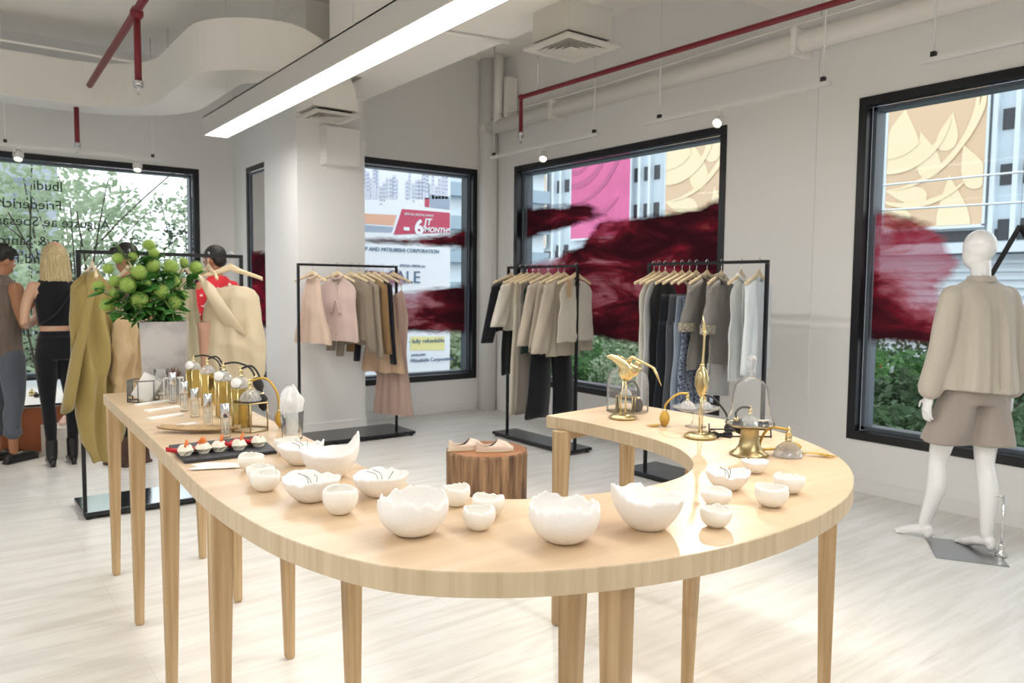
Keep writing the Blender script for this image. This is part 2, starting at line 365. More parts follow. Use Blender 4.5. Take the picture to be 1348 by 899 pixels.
m1 = N('ShaderNodeMixShader'); m1.inputs[0].default_value = .22; L(df.outputs[0], m1.inputs[1]); L(tl.outputs[0], m1.inputs[2])
tt = N('ShaderNodeBsdfTransparent'); g = N('ShaderNodeMapRange'); g.inputs[1].default_value = .6; g.inputs[2].default_value = .95; g.inputs[3].default_value = 1; g.inputs[4].default_value = .72; L(a3.outputs[0], g.inputs[0])
mu = N('ShaderNodeMath'); mu.operation = 'MULTIPLY'; L(al.outputs[0], mu.inputs[0]); L(g.outputs[0], mu.inputs[1])
m2 = N('ShaderNodeMixShader'); L(mu.outputs[0], m2.inputs[0]); L(tt.outputs[0], m2.inputs[1]); L(m1.outputs[0], m2.inputs[2]); L(m2.outputs[0], nt.nodes['Material Output'].inputs[0])
def film(axis, c, polys_px, lights_px, label, u_lim, seed=0.):
    """polygons traced on the window plane; converted to real wall coordinates"""
    cv = (lambda x, y: (lambda p: (p.y, p.z))(atX(x, y, c))) if axis == 'X' else (lambda x, y: (lambda p: (p.x, p.z))(atY(x, y, c)))
    polys = [[cv(*q) for q in pl] for pl in polys_px]; lts = [(cv(x, y), r_, s_) for x, y, r_, s_ in lights_px]
    us = [q[0] for pl in polys for q in pl]; zs = [q[1] for pl in polys for q in pl]
    u0, u1, z0, z1 = max(min(us)-.12, u_lim[0]), min(max(us)+.12, u_lim[1]), min(zs)-.12, max(zs)+.12
    nu, nz = int((u1-u0)/.022)+2, int((z1-z0)/.022)+2
    vs, fs, A, B, Lg = [], [], [], [], []
    for j in range(nz):
        for i in range(nu):
            u, z = lerp(u0, u1, i/(nu-1)), lerp(z0, z1, j/(nz-1))
            vs.append((c, u, z) if axis == 'X' else (u, c, z))
            A.append(max(-.25, min(.3, max(sdf((u, z), pl) for pl in polys)))); B.append((u+seed, z, 0))
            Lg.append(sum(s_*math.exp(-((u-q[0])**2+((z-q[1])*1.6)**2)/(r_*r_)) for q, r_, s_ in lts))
    for j in range(nz-1):
        for i in range(nu-1):
            k = j*nu+i
            if max(A[k], A[k+1], A[k+nu], A[k+nu+1]) > -.16: fs.append((k, k+1, k+nu+1, k+nu))
    me = bpy.data.meshes.new('window_film'); me.from_pydata(vs, [], fs)
    me.attributes.new('inside', 'FLOAT', 'POINT').data.foreach_set('value', A)
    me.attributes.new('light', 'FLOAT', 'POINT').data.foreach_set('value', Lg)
    me.attributes.new('uvw', 'FLOAT_VECTOR', 'POINT').data.foreach_set('vector', [q for b_ in B for q in b_])
    o = obj('window_film', me, M_film); tag(o, label, 'window film', 'painted red films on the windows'); return o
ii = .093
film('X', XR+.11, [[(640, 270), (684, 271), (724, 270), (775, 267), (800, 284), (770, 295), (740, 302), (712, 310), (690, 318), (640, 322)],
                   [(790, 290), (836, 285), (880, 279), (915, 273), (940, 263), (1000, 250), (1000, 500), (958, 478), (900, 468), (840, 456), (780, 445), (720, 438), (680, 425), (676, 372), (690, 348), (735, 336), (765, 322), (778, 304)]],
     [(715, 350, .35, 1.0), (735, 345, .3, .5), (700, 365, .3, .6), (790, 390, .4, .35), (800, 300, .25, .6), (855, 400, .5, .35), (790, 345, .3, .7), (770, 284, .12, .5), (690, 320, .1, .8)],
     'dark red brushed paint film sweeping across the window behind the two right clothes rails', (W2[0]+ii, W2[1]-ii), 0)
film('X', XR+.11, [[(1110, 275), (1170, 276), (1200, 282), (1228, 297), (1248, 318), (1262, 345), (1258, 365), (1238, 380), (1250, 400), (1248, 460), (1205, 457), (1150, 452), (1090, 450)]],
     [(1235, 335, .3, 1.1), (1160, 300, .4, .75), (1190, 345, .35, .6), (1215, 380, .3, .8), (1240, 400, .25, .6), (1150, 330, .3, .3)],
     'round-ended dark red brushed paint film on the window beside the mannequin', (W3[0]+ii, W3[1]-ii), 5.3)
film('Y', YB+.11, [[(440, 306), (478, 312), (540, 313), (590, 307), (612, 300), (640, 300), (640, 328), (612, 328), (560, 325), (510, 322), (440, 320)],
                   [(440, 348), (480, 351), (525, 356), (540, 372), (524, 380), (500, 384), (440, 388)],
                   [(500, 392), (520, 384), (560, 380), (600, 374), (625, 371), (650, 372), (650, 446), (620, 441), (570, 440), (530, 438), (500, 434)]],
     [(500, 316, .3, .5), (500, 370, .3, 1.2), (530, 372, .25, 1.1), (540, 398, .3, 1.0), (570, 410, .3, .5), (535, 430, .3, .3), (560, 318, .2, .3)],
     'dark red brushed paint bands across the window beside the pillar', (W1[0]+ii, W1[1]-ii), 9.1)
film('X', XS+.024, [[(300, 331), (362, 331), (362, 432), (300, 432)]], [(335, 400, .4, .6)],
     'dull red paint film low on the narrow window left of the pillar', (WS[0]+ii, WS[1]-ii), 14.)
# ================================================================ outside the windows
def text_mesh(body, size, ext=.002, serif=False, align='LEFT', shear=0., bold=0.):
    c = bpy.data.curves.new('t', 'FONT'); c.body = body; c.size = size; c.extrude = ext; c.align_x = align; c.shear = shear; c.offset = bold; c.resolution_u = 3
    o = bpy.data.objects.new('t', c); COL.objects.link(o); bpy.context.view_layer.update()
    me = bpy.data.meshes.new_from_object(o.evaluated_get(bpy.context.evaluated_depsgraph_get())); bpy.data.objects.remove(o); bpy.data.curves.remove(c); return me
M_ground = mat('street_asphalt', '8d9094', .9, var=.3, vs=.3)
struct('outside_ground', MB().box((-60, -60, -5.2), (90, 120, -5)), M_ground)
M_fac = mat('facade_paint', 'cfdbe3', .8, var=.06, vs=.5); M_fac2 = mat('facade_rib', 'dfe8ee', .8)
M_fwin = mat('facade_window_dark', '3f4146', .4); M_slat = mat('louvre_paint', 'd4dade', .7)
XF = 45.
fb = thing('facade_building', 'long pale blue ribbed building across the street with small dark windows', 'building', (XF, 35, -5))
def fobj(nm, a, b_, m): return obj(nm, MB().box((a[0]-XF, a[1]-35, a[2]+5), (b_[0]-XF, b_[1]-35, b_[2]+5)), m, fb)
fobj('wall', (XF, 6, 3.4), (XF+8, 70, 26), M_fac)
fobj('roof_canopy', (XF-2.2, 6, 3.45), (XF+.3, 70, 3.95), M_fac2)
fobj('dark_strip', (XF-.05, 6, 4.15), (XF+.02, 70, 4.75), M_fwin)  # dark band along the facade just above the canopy
fobj('lower_wall', (XF-1, 6, -5), (XF+8, 70, 3.4), M_slat)
banners = [(54.6, 60.5, 5.1), (44.05, 51.26, 5.6), (33.4, 40.45, 5.0), (18.12, 23.5, 4.95)]
wm = None; rm = None
ys = [12+1.06*k for k in range(50)]
for y in ys:
    if any(a-.2 < y < b_+.2 for a, b_, _ in banners): continue
    for zt in (13.8, 10.95, 8.1, 5.25):
        if wm is None:
            w = MB().box((-.06, -.27, -1.08), (.04, .27, 0)); wm = w.mesh('window'); wm.materials.append(M_fwin)
        o = bpy.data.objects.new('window', wm); COL.objects.link(o); o.parent = fb; o.location = (0, y-35, zt+5)
    if rm is None:
        rm = MB().box((-.35, -.12, 9.1), (0, .12, 31)).mesh('rib'); rm.materials.append(M_fac2)
    o = bpy.data.objects.new('rib', rm); COL.objects.link(o); o.parent = fb; o.location = (0, y-35+.53, 0)
for k in range(7): fobj('louvre', (XF-1.15, 6, .4+k*.42), (XF-1, 70, .55+k*.42), M_fac2)
M_bei = mat('banner_beige', 'e2c3a2', .8); M_cream = mat('banner_print_cream', 'f6e2bd', .8); M_pinkb = mat('banner_pink', 'dc6f9e', .8, var=.08, vs=.6); M_pinkd = mat('banner_print_rose', 'c2658f', .8)
def drop(cy_, cz_, r, L, ang):
    """teardrop outline in the (y,z) plane"""
    pts = []
    for k in range(22):
        a = 2*pi*k/22; rr = r*sin(a/2)**1.5; pts.append((L*.5*cos(a)*1.0, rr*sin(a)*1.15))
    c, s_ = cos(ang), sin(ang); return [(cy_+x*c-y*s_, cz_+x*s_+y*c) for x, y in pts]
def arcband(cy_, cz_, r, w, a0, a1, n=24):
    o = []; i_ = []
    for k in range(n+1):
        t = k/n; a = lerp(a0, a1, t); ww = w*sin(pi*t)**.7+.02; o.append((cy_+(r+ww)*cos(a), cz_+(r+ww)*sin(a))); i_.append((cy_+r*cos(a), cz_+r*sin(a)))
    return o, i_
for bi, (y0, y1, zb) in enumerate(banners):
    pink = bi == 1; top = 19
    lab = ['pale beige swirl-print banner, farthest left on the building across the street', 'pink swirl-print banner on the building across the street', 'beige swirl-print banner seen at the right side of the wide red-painted window', 'beige swirl-print banner seen above the mannequin'][bi]
    r_ = thing('facade_banner', lab, 'banner', (XF-.42, (y0+y1)/2, zb), 0, 'banners hanging on the facade'); w = (y1-y0)/2
    obj('cloth', MB().box((-.03, -w, 0), (.0, w, top-zb)), M_pinkb if pink else M_bei, r_)
    obj('hem', MB().box((-.06, -w-.06, -.08), (0, w+.06, .08)), M_fac2, r_)
    for s_ in (-1, 1): obj('hem', MB().box((-.06, s_*w-.06, 0), (0, s_*w+.06, top-zb)), M_fac2, r_)
    m_ = M_pinkd if pink else M_cream; cl = lambda q: (max(-w+.1, min(w-.1, q[0])), max(.1, min(top-zb-.1, q[1])))
    lay = [0]
    def flat(poly):
        lay[0] += 1; p = [cl(q) for q in poly]; obj('printed_swirl', MB().add([(-.045-.004*lay[0], q[0], q[1]) for q in p], [tuple(range(len(p)))]), m_, r_, fix=False)
    sc = 2*w/5.4
    if not pink:
        for (a, b_, rr, L_, an) in ((1.9, 5.1, 1.55, 3.6, 1.7), (.4, 4.1, .8, 2.8, 1.3), (-.75, 5.2, .7, 2.1, 1.75), (1.5, 2.0, .65, 2.6, .25), (-1.1, 1.0, 1.1, 3.8, 1.45), (2.0, .9, .5, 2.0, .4), (-2.0, 3.2, .8, 2.6, 1.2), (1.6, 9.2, 1.0, 2.6, 2.2), (-1.2, 9.0, .9, 3.0, .9)):
            flat(drop(a*sc, b_*sc, rr*sc, L_*sc, an))
    for (a, b_, rr, ww, a0, a1) in ((2.2, 6.6, 2.2, .35, -2.3, .6), (2.4, 6.9, 3.3, .4, -2.9, -.9), (2.8, 7.2, 4.9, .3, 3.0, 4.6), (3.4, 8, 5.9, .3, 2.7, 4.2), (1.2, 6.5, 5.0, .3, -2.2, -1.2), (-1, 10, 2, .3, 0, 3)):
        o_, i_ = arcband(a*sc, b_*sc, rr*sc, ww*sc, a0, a1)
        lay[0] += 1; dx = -.045-.004*lay[0]; vs = [(dx, *cl(q)) for q in o_]+[(dx, *cl(q)) for q in i_]; n = len(o_)
        obj('printed_swirl', MB().add(vs, [(k, k+1, n+k+1, n+k) for k in range(n-1)]), m_, r_, fix=False)
# power cables along the street
M_cab = mat('cable_white', 'eef2f4', .6)
for (a, b_), lab in ((((1140, 246), (1348, 226)), 'upper pale cable strung across the view of the right window'), (((1140, 278), (1348, 266)), 'lower pale cable strung across the view of the right window')):
    p, q = atX(*a, 14), atX(*b_, 14); d = q-p
    tag(obj('overhead_cable', MB().tube([p-d*1.2, p, q, q+d*1.2], .018, 6), M_cab), lab, 'cable', 'street cables')
# tree builder ----------------------------------------------------
M_bark = mat('bark', '4d4439', .9, var=.3, vs=20)
def leafmat(n, a, b_): return mat(n, a, .6, col2=b_, vs=1.3, ramp=(.35, .7), trl=.4)
LM = [leafmat('leaf_green', '6f9a58', '3c5f36'), leafmat('leaf_light', 'c9d4b6', '98ab8a'), leafmat('leaf_dark', '6d8762', '33482f')]
def leaves(rnd, blobs, n, size, m=None, aspect=.5):
    mb = MB(); tot = sum(b_[1]**2 for b_ in blobs)
    for c, r in blobs:
        for _ in range(max(3, int(n*r*r/tot))):
            d = V((rnd.gauss(0, 1), rnd.gauss(0, 1), rnd.gauss(0, 1))).normalized()*r*(rnd.random()**.45)
            p = V(c)+V((d.x, d.y, d.z*.8)); u = V((rnd.gauss(0, 1), rnd.gauss(0, 1), rnd.gauss(0, .6))).normalized(); w = u.cross(V((rnd.gauss(0, 1), rnd.gauss(0, 1), rnd.gauss(0, 1)))).normalized()
            s_ = size*rnd.uniform(.6, 1.4)
            mb.v += [p-u*s_, p+w*s_*aspect, p+u*s_, p-w*s_*aspect]; k = len(mb.v); mb.f.append((k-4, k-3, k-2, k-1)); mb.sm.append(False)
    mb.v = [tuple(v) for v in mb.v]; return mb
def tree(loc, h, cr, lab, lm, seed, n=4500, size=.12, spread=1., blobs=16, group='trees outside', trunk_r=.12, br=9, low=.35, cat='tree', name='tree', bs=1.):
    rnd = random.Random(seed); r_ = thing(name, lab, cat, loc, 0, group)
    obj('trunk', MB().tube(spline([(0, 0, 0), (rnd.uniform(-.2, .2), rnd.uniform(-.2, .2), h*.35), (rnd.uniform(-.3, .3), 0, h*.7), (0, 0, h*.93)], 5), [trunk_r*(1-.8*i/15) for i in range(16)], 7), M_bark, r_)
    bl = []
    for k in range(blobs):
        a = rnd.uniform(0, 2*pi); q = rnd.uniform(.15, 1); z = h*rnd.uniform(low, 1.)
        bl.append(((cos(a)*cr*q*spread, sin(a)*cr*q*spread, z), cr*rnd.uniform(.28, .5)*bs))
    for k in range(br):
        c, r0 = bl[k]; z0 = c[2]*.55
        obj('branch', MB().tube(spline([(0, 0, z0), (c[0]*.4, c[1]*.4, lerp(z0, c[2], .5)+.1), c, (c[0]*1.25, c[1]*1.25, c[2]+.35)], 4), [trunk_r*.42*(1-.07*i) for i in range(13)], 5), M_bark, r_)
    f = obj('foliage', leaves(rnd, bl, n, size), lm, r_, fix=False); f['kind'] = 'stuff'; return r_
k = 0
# clipped tree tops seen low through the two right windows
for (px, py, X_, cr, lm, lab) in ((735, 462, 15, 1.9, 0, 'bushy green tree low behind the second clothes rail'), (775, 448, 19, 2.2, 1, 'lighter green tree between the rail and the brass bird'), (700, 450, 24, 2.8, 0, 'far green tree behind the black trousers'), (820, 470, 15, 1.6, 1, 'green tree behind the bell-shaped glass dome and brass bird'),
        (1140, 492, 15, 1.9, 0, 'dark green tree at the left end of the right window'), (1185, 470, 17, 2.0, 2, 'grey-green tree right of the red road sign'), (1215, 500, 13, 1.5, 0, 'green tree seen behind the hand of the mannequin'), (1262, 505, 16, 2.2, 2, 'dark tree behind the shorts of the mannequin'), (1345, 470, 15, 2.0, 2, 'dark green tree at the right edge of the picture'), (1170, 545, 10.5, 1.2, 2, 'low shrub close under the right window')):
    p = atX(px, py, X_); top = p.z+.2; tree((p.x+cr*.5, p.y, -5), top+5, cr, lab, LM[lm], 100+k, 9000, .075, low=.62, blobs=20, group='tree tops below the right windows'); k += 1
for (px, py, Y_, cr, lm, lab) in ((600, 455, 15, 1.3, 1, 'light green tree at the right of the billboard'), (575, 500, 17, 1.5, 0, 'green bush under the billboard')):
    p = atY(px, py, Y_); tree((p.x, p.y, -5), p.z+5.3, cr, lab, LM[lm], 130+k, 3600, .1, low=.7, group='trees by the billboard'); k += 1
for (px, py, Y_, cr, lm, n, lab) in ((30, 215, 19, 3.3, 1, 9000, 'tall airy pale green tree behind the lettered left window'), (100, 260, 17, 2.4, 1, 1900, 'airy light tree behind the blonde woman'), (175, 300, 20, 2.7, 1, 2200, 'thin pale tree behind the flower arrangement'), (243, 275, 26, 1.9, 2, 3000, 'bluish green tree at the right edge of the left window'), (60, 400, 14, 1.9, 1, 2200, 'green tree low between the two standing visitors')):
    p = atY(px, py, Y_); tree((p.x, p.y, -5), p.z+5.4, cr, lab, LM[lm], 160+k, n, .078, low=.45, blobs=54, br=26, trunk_r=.06, bs=.55, group='trees behind the left window'); k += 1
# pale building far left and low hoarding
lb = thing('grey_building', 'hazy grey building behind the tree in the left window', 'building', tuple(atY(22, 300, 40).xy)+(-5,))
obj('wall', MB().box((-7, 0, 0), (1.6, 6, 15)), mat('far_grey_wall', 'b9bfc8', .9), lb)
for i in range(4):
    for j in range(3): obj('window', MB().box((-5.5+1.8*i, -.06, 7+2.6*j), (-4.5+1.8*i, .02, 8.4+2.6*j)), mat('far_window', '8b95a3', .5) if i+j == 0 else bpy.data.materials['far_window'], lb)
# two small red and white road-side signs among the tree tops
M_sr = mat('sign_red', 'cf3027', .5); M_sw = mat('sign_white', 'f2f2f6', .5); M_sb = mat('sign_blue', '3b3fa0', .5)
p = atX(1156, 486, 13.4); sg = thing('road_sign', 'white and red horizontal sign half hidden in the trees', 'sign', (p.x, p.y, -5))
obj('pole', MB().tube([(0.1, 0, 0), (.1, 0, p.z+5)], .04, 6), M_black, sg); obj('board', MB().cbox((0, 0, p.z+5), (.06, .36, .14)), M_sr, sg); obj('panel', MB().cbox((-.035, .16, p.z+5.0), (.03, .1, .11)), M_sw, sg); obj('footer', MB().cbox((-.035, -.06, p.z+4.95), (.03, .2, .05)), M_sb, sg)
p = atX(1172, 490, 13.2); sg = thing('road_sign', 'narrow upright blue and white sign beside the red one', 'sign', (p.x, p.y, -5))
obj('pole', MB().tube([(0.05, 0, 0), (.05, 0, p.z+5.2)], .03, 6), M_black, sg); obj('board', MB().cbox((0, 0, p.z+5), (.05, .09, .3)), M_sw, sg); obj('panel', MB().cbox((-.03, 0, p.z+4.3), (.03, .08, .5)), M_sb, sg)

# billboard behind the back window ----------------------------------
YBB = 12.
def bbp(x, y): p = atY(x, y, YBB); return p.x, p.z
M_bbw = mat('billboard_white', 'f4f6fb', .7); M_lil = mat('print_lilac', 'dcdeee', .7); M_prd = mat('print_red', 'c9506a', .7); M_pgr = mat('print_grey', 'a4b1c4', .7); M_por = mat('print_orange', 'eab59a', .7); M_pye = mat('print_yellow', 'f3e9a2', .7); M_ptx = mat('print_text_blue', '5c7894', .7)
x1, zlo = bbp(592, 496); zhi = bbp(590, 196)[1]; x0 = x1-3.0
bbd = thing('billboard', 'large white printed billboard filling the window beside the pillar', 'billboard', (x1, YBB, -5))
def bo(nm, mesh_or, m, **k): return obj(nm, mesh_or, m, bbd, fix=False, **k)
bo('panel', MB().box((-3.0, 0, zlo+5), (0, .1, zhi+5.3)), M_bbw)
for s_ in (-2.4, -.5): bo('post', MB().tube([(s_, .2, 0), (s_, .2, zhi+5)], .09, 8), mat('steel_grey', '8a9097', .5) if s_ < -1 else bpy.data.materials['steel_grey'])
def quad(nm, pts, m, d=.006):
    q = [bbp(*a) for a in pts]; bo(nm, MB().add([(a-x1, -d, b_+5) for a, b_ in q], [tuple(range(len(q)))]), m)
rnd = random.Random(3)
for kx in range(26):
    xx = 478+kx*4.3
    if kx in (11, 12) : continue
    hgt = rnd.uniform(215, 245); w_ = rnd.uniform(2.5, 5)
    quad('printed_tower', [(xx, hgt), (xx+w_, hgt), (xx+w_, 262), (xx, 262)], M_lil)
    for j in range(5):
        quad('printed_row', [(xx+.6, hgt+3+j*5), (xx+w_-.6, hgt+3+j*5), (xx+w_-.6, hgt+4.6+j*5), (xx+.6, hgt+4.6+j*5)], M_pgr, .009)
quad('printed_photo', [(566, 256), (592, 259), (592, 276), (566, 273)], M_pgr)
quad('printed_photo', [(559, 260), (565, 261), (565, 273), (559, 272)], M_prd)
quad('printed_photo', [(478, 281), (522, 283), (518, 297), (478, 294)], M_por); quad('printed_photo', [(478, 296), (518, 299), (515, 306), (478, 305)], M_pgr)
quad('red_panel', [(529, 275), (592, 280), (592, 306), (518, 309)], M_prd)
quad('yellow_band', [(540, 443), (585, 443), (585, 461), (540, 461)], M_pye)
def txt(body, px, py, h_px, m, shear=0, bold=0., nm='lettering'):
    a, z = bbp(px, py); d = dist((a, YBB, z)); me = text_mesh(body, h_px*d/FPX*1.35, .004, shear=shear, bold=bold)
    bo(nm, me, m, loc=(a-x1, -.012, z+5), rot=(pi/2, 0, 0))
txt('- 6', 531, 307, 20, M_bbw, 0, .012); txt('JT', 558, 296, 9, M_bbw, .2, .004); txt('/MONTH*', 556, 305, 7, M_bbw, .2, .003)
txt('SPECIAL INSTALLMENT', 532, 283, 3.2, M_bbw); txt('GROUP AND MITSUBISHI CORPORATION', 461, 329, 5.4, M_ptx); txt('SALE', 511, 372, 17, M_ptx)
txt('SPECIAL MEDIA, Inc', 526, 351, 3.4, M_ptx); txt('- fully refundable', 538, 452, 6, M_ptx); txt('Mitsubishi Corporation', 540, 477, 5.2, M_ptx); txt('DEVELOPED', 541, 469, 3, M_ptx)
M_awn = mat('awning_blue_grey', 'a9bccb', .7)
p = atY(604, 300, 20); hb = thing('striped_building', 'pale banded office block between the billboard and the window frame', 'building', (p.x, p.y, -5))
obj('wall', MB().box((-1.2, .2, 0), (3.5, 5, 14)), M_fac2, hb)
for j in range(9): obj('balcony_band', MB().box((-1.2, -.1, 2.2+j*1.0), (3.5, .25, 2.6+j*1.0)), M_awn, hb)

# mirrored lettering on the left window: printed to be read from outside ------
M_let = mat('vinyl_letter_dark', '2c3a33', .6)
for i, (s_, px, py) in enumerate((('lbudi', 83, 252), ('Friederich H', 82, 277), ('Auguste ae Soesastro', 145, 302), ('n & Santoso', 78, 324), ('and Pa', 62, 347), ('diktu', 42, 400), ('mal', 40, 440))):
    p = atY(px, py, YC+.115); me = text_mesh(s_, .145, .0008, bold=.001)
    o = obj('window_lettering', me, M_let, loc=(p.x, p.y, p.z), rot=(pi/2, 0, pi), fix=False)
    tag(o, 'mirrored dark lettering on the left window, ' + ['topmost line', 'second line from the top', 'long third line from the top', 'fourth line, above the heads', 'fifth line, between the two heads', 'sixth line, beside the blonde woman', 'lowest line, below her elbow'][i], 'lettering', 'lettering lines on the left window')
# ================================================================ ceiling services
M_duct = mat('duct_plaster', 'efece5', .8, bump=.05, bs=10)
def rect_path(pts, w, h, n=6, up=V((0, 0, 1))):
    P = [V(p) for p in pts]; mb = MB(); rings = []
    for i, p in enumerate(P):
        t = (P[min(i+1, len(P)-1)]-P[max(i-1, 0)]).normalized(); s_ = t.cross(up).normalized()
        rings.append([p+s_*w/2-up*h/2, p+s_*w/2+up*h/2, p-s_*w/2+up*h/2, p-s_*w/2-up*h/2])
    return mb.loft(rings, smooth=False)
def arc(c, r, a0, a1, z, n=10): return [(c[0]+r*cos(lerp(a0, a1, k/n)), c[1]+r*sin(lerp(a0, a1, k/n)), z) for k in range(n+1)]
pth = [(XL+.02, 9.05, 3.43)]+arc((1.13, 8.15), .9, pi/2, 0, 3.43, 16)+arc((2.47, 7.1), .44, pi, 1.5*pi, 3.43, 10)+[(2.50, 6.66, 3.43)]
d1 = thing('air_duct', 'boxed white air duct running along the rear wall and bending above the lamp', 'duct', (0, 9.05, 3.14))
obj('duct_body', rect_path([(p[0], p[1]-9.05, p[2]-3.14) for p in pth], .42, .42), M_duct, d1)
el = [V((2.25, 7.5, 3.36))+V((0, -.0, 0))]
d2 = thing('air_duct', 'rounded white duct elbow above the small air diffuser on the pillar', 'duct', (2.9, 6.66, 2.98))
rings = []
for k in range(9):
    a = pi/2*k/8; rings.append([V((-.62+.62*sin(a)+dx*cos(a)*0-(0), dy, .0)) for dx, dy in ()])
prof = []
for k in range(11):
    a = pi/2*k/10; c = V((-.45, 0, .02)); up_ = V((sin(a), 0, cos(a)))
    ro, ri = .64, .22; rings = rings if k else []
    rings.append([c+up_*ri+V((0, -.2, 0)), c+up_*ro+V((0, -.2, 0)), c+up_*ro+V((0, .2, 0)), c+up_*ri+V((0, .2, 0))])
obj('duct_elbow', MB().loft(rings, smooth=False), M_duct, d2)
M_dif = mat('diffuser_paint', 'cfcbc2', .5); M_hole = mat('diffuser_dark', '2a2b2e', .8)
def diffuser(loc, s_, lab, rz=0):
    r_ = thing('air_diffuser', lab, 'vent', loc, rz)
    fr = MB(); h = s_/2
    def ring(mb, o, i_, z0, z1):
        vs = [(o*a, o*b_, z0) for a, b_ in ((-1, -1), (1, -1), (1, 1), (-1, 1))]+[(i_*a, i_*b_, z1) for a, b_ in ((-1, -1), (1, -1), (1, 1), (-1, 1))]
        mb.add(vs, [(k, (k+1) % 4, 4+(k+1) % 4, 4+k) for k in range(4)])
    ring(fr, h, h*.74, 0, 0); ring(fr, h, h, 0, .015); ring(fr, h*.74, h*.70, 0, .02); obj('frame', fr, M_dif, r_)
    for k in range(4):
        mb = MB(); o = h*(.62-.15*k); ring(mb, o, o-.09*h, .0, .03); ring(mb, o+.006, o, .0, .0); ring(mb, o+.006, o-.08*h, 0, .034); obj('louvre', mb, M_dif, r_)
    obj('backing', MB().box((-h*.72, -h*.72, .04), (h*.72, h*.72, .05)), M_hole, r_)
    obj('neck', MB().box((-h*.8, -h*.8, .05), (h*.8, h*.8, .25)), M_dif, r_)
diffuser((3.47, 4.01, 3.30-.26), .46, 'large square air diffuser under the ceiling beam at the top of the picture')
diffuser((2.90, 6.66, 2.955), .44, 'small square air diffuser on the duct elbow in front of the pillar')
pb = thing('junction_box', 'white square box fixed on the pillar under the small diffuser', 'box', (3.2, 7.175, 2.72))
obj('body', MB().box((-.17, -.14, -.11), (.19, 0, .25)), M_trim, pb); bevel(obj('cover', MB().box((-.165, -.15, -.105), (.185, -.14, .245)), M_trim, pb), .004)

# the hung linear lamps ---------------------------------------------------
M_lamp = emimat('lamp_diffuser', 'fffdf8', 3.2); M_house = mat('lamp_housing', 'c9c7c4', .5)
def linear(x, y0, y1, lab, hide=False):
    r_ = thing('linear_lamp', lab, 'lamp', (x, (y0+y1)/2, 2.8)); L_ = (y1-y0)/2
    hs = MB(); hs.box((-.109, -L_, 0), (-.1, L_, .165)); hs.box((.1, -L_, 0), (.109, L_, .165)); hs.box((-.109, -L_, .155), (.109, L_, .165)); hs.box((-.109, L_, 0), (.109, L_+.009, .165)); hs.box((-.109, -L_-.009, 0), (.109, -L_, .165))
    obj('housing', hs, M_house, r_, fix=False); obj('diffuser_panel', MB().box((-.1, -L_, .004), (.1, L_, .012)), M_lamp, r_)
    for yy in (L_-.35, L_-2.9, L_-5.6): obj('suspension_wire', MB().tube([(0, yy, .165), (0, yy, ZC-2.8)], .0035, 6), M_white, r_)
linear(2.12, -3.2, 7.395, 'long suspended white linear lamp crossing the top of the picture')
linear(-1.2, -3.4, 5.6, 'added unseen white linear lamp brightening the room, behind and left of the camera')  # housing for the added out-of-view fill lamp

# red sprinkler pipes ---------------------------------------------------
def sprinkler(name, lab, pts, r, heads, loc):
    r_ = thing(name, lab, 'pipe', loc); o = V(loc)
    obj('pipe', MB().tube([V(p)-o for p in pts], r, 10), M_red, r_)
    for i in range(1, len(pts)-1): obj('fitting', MB().sphere(V(pts[i])-o, r*1.35, 12, 8), M_red, r_)
    for h in heads:
        q = V(h)-o; hd = obj('sprinkler_head', MB().lathe([(r*1.3, .035), (r*1.3, 0), (.012, -.002), (.010, -.03), (.004, -.035), (.004, -.06), (.014, -.062), (.014, -.066), (.002, -.067)], 12, Matrix.Translation(q)), M_chrome, r_)
        obj('escutcheon', MB().lathe([(.034, -.008), (.036, -.012), (.01, -.014)], 14, Matrix.Translation(q)), M_chrome, hd)
    return r_
zr = 3.25; a = at(686, 128, zr); c = at(1112, 0, zr); d = (c-a)
hd = V((a.x, a.y, 0)); hd.z = 3.25-(178-128)/FPX*dist(a)
far = a+d*1.9
sp = sprinkler('sprinkler_pipe', 'long dark red sprinkler pipe crossing under the ceiling at the right', [tuple(hd), tuple(a), tuple(far)], .021, [tuple(hd)], tuple(a))
q = at(708, 121, zr+.0); obj('hanger_rod', MB().tube([q-a, V((q.x, q.y, ZC))-a], .005, 6), M_chrome, sp)
# left: sloping main with a drop
a = atY(118, 112, 8.73); zl = a.z; b2_ = atX(180, 14, a.x); c = b2_+(b2_-a)*1.6; dr = V((b2_.x, b2_.y, zl-(92-14)/FPX*dist(b2_)))
r_ = sprinkler('sprinkler_pipe', 'thick dark red sprinkler pipe with a drop at the top left', [tuple(a), tuple(b2_), tuple(c)], .03, [tuple(dr)], tuple(b2_))
obj('drop_pipe', MB().tube([(0, 0, 0), dr-b2_], .026, 10), M_red, r_); obj('fitting', MB().sphere((0, 0, -.02), .05, 12, 8), M_red, r_)
q = atY(101, 160, 9.0); q2 = V((q.x, q.y, q.z-(190-158)/FPX*dist(q)))
sprinkler('sprinkler_pipe', 'short dark red sprinkler drop above the left window', [(q.x, q.y, 3.23), tuple(q2)], .024, [tuple(q2)], (q.x, q.y, 3.23))

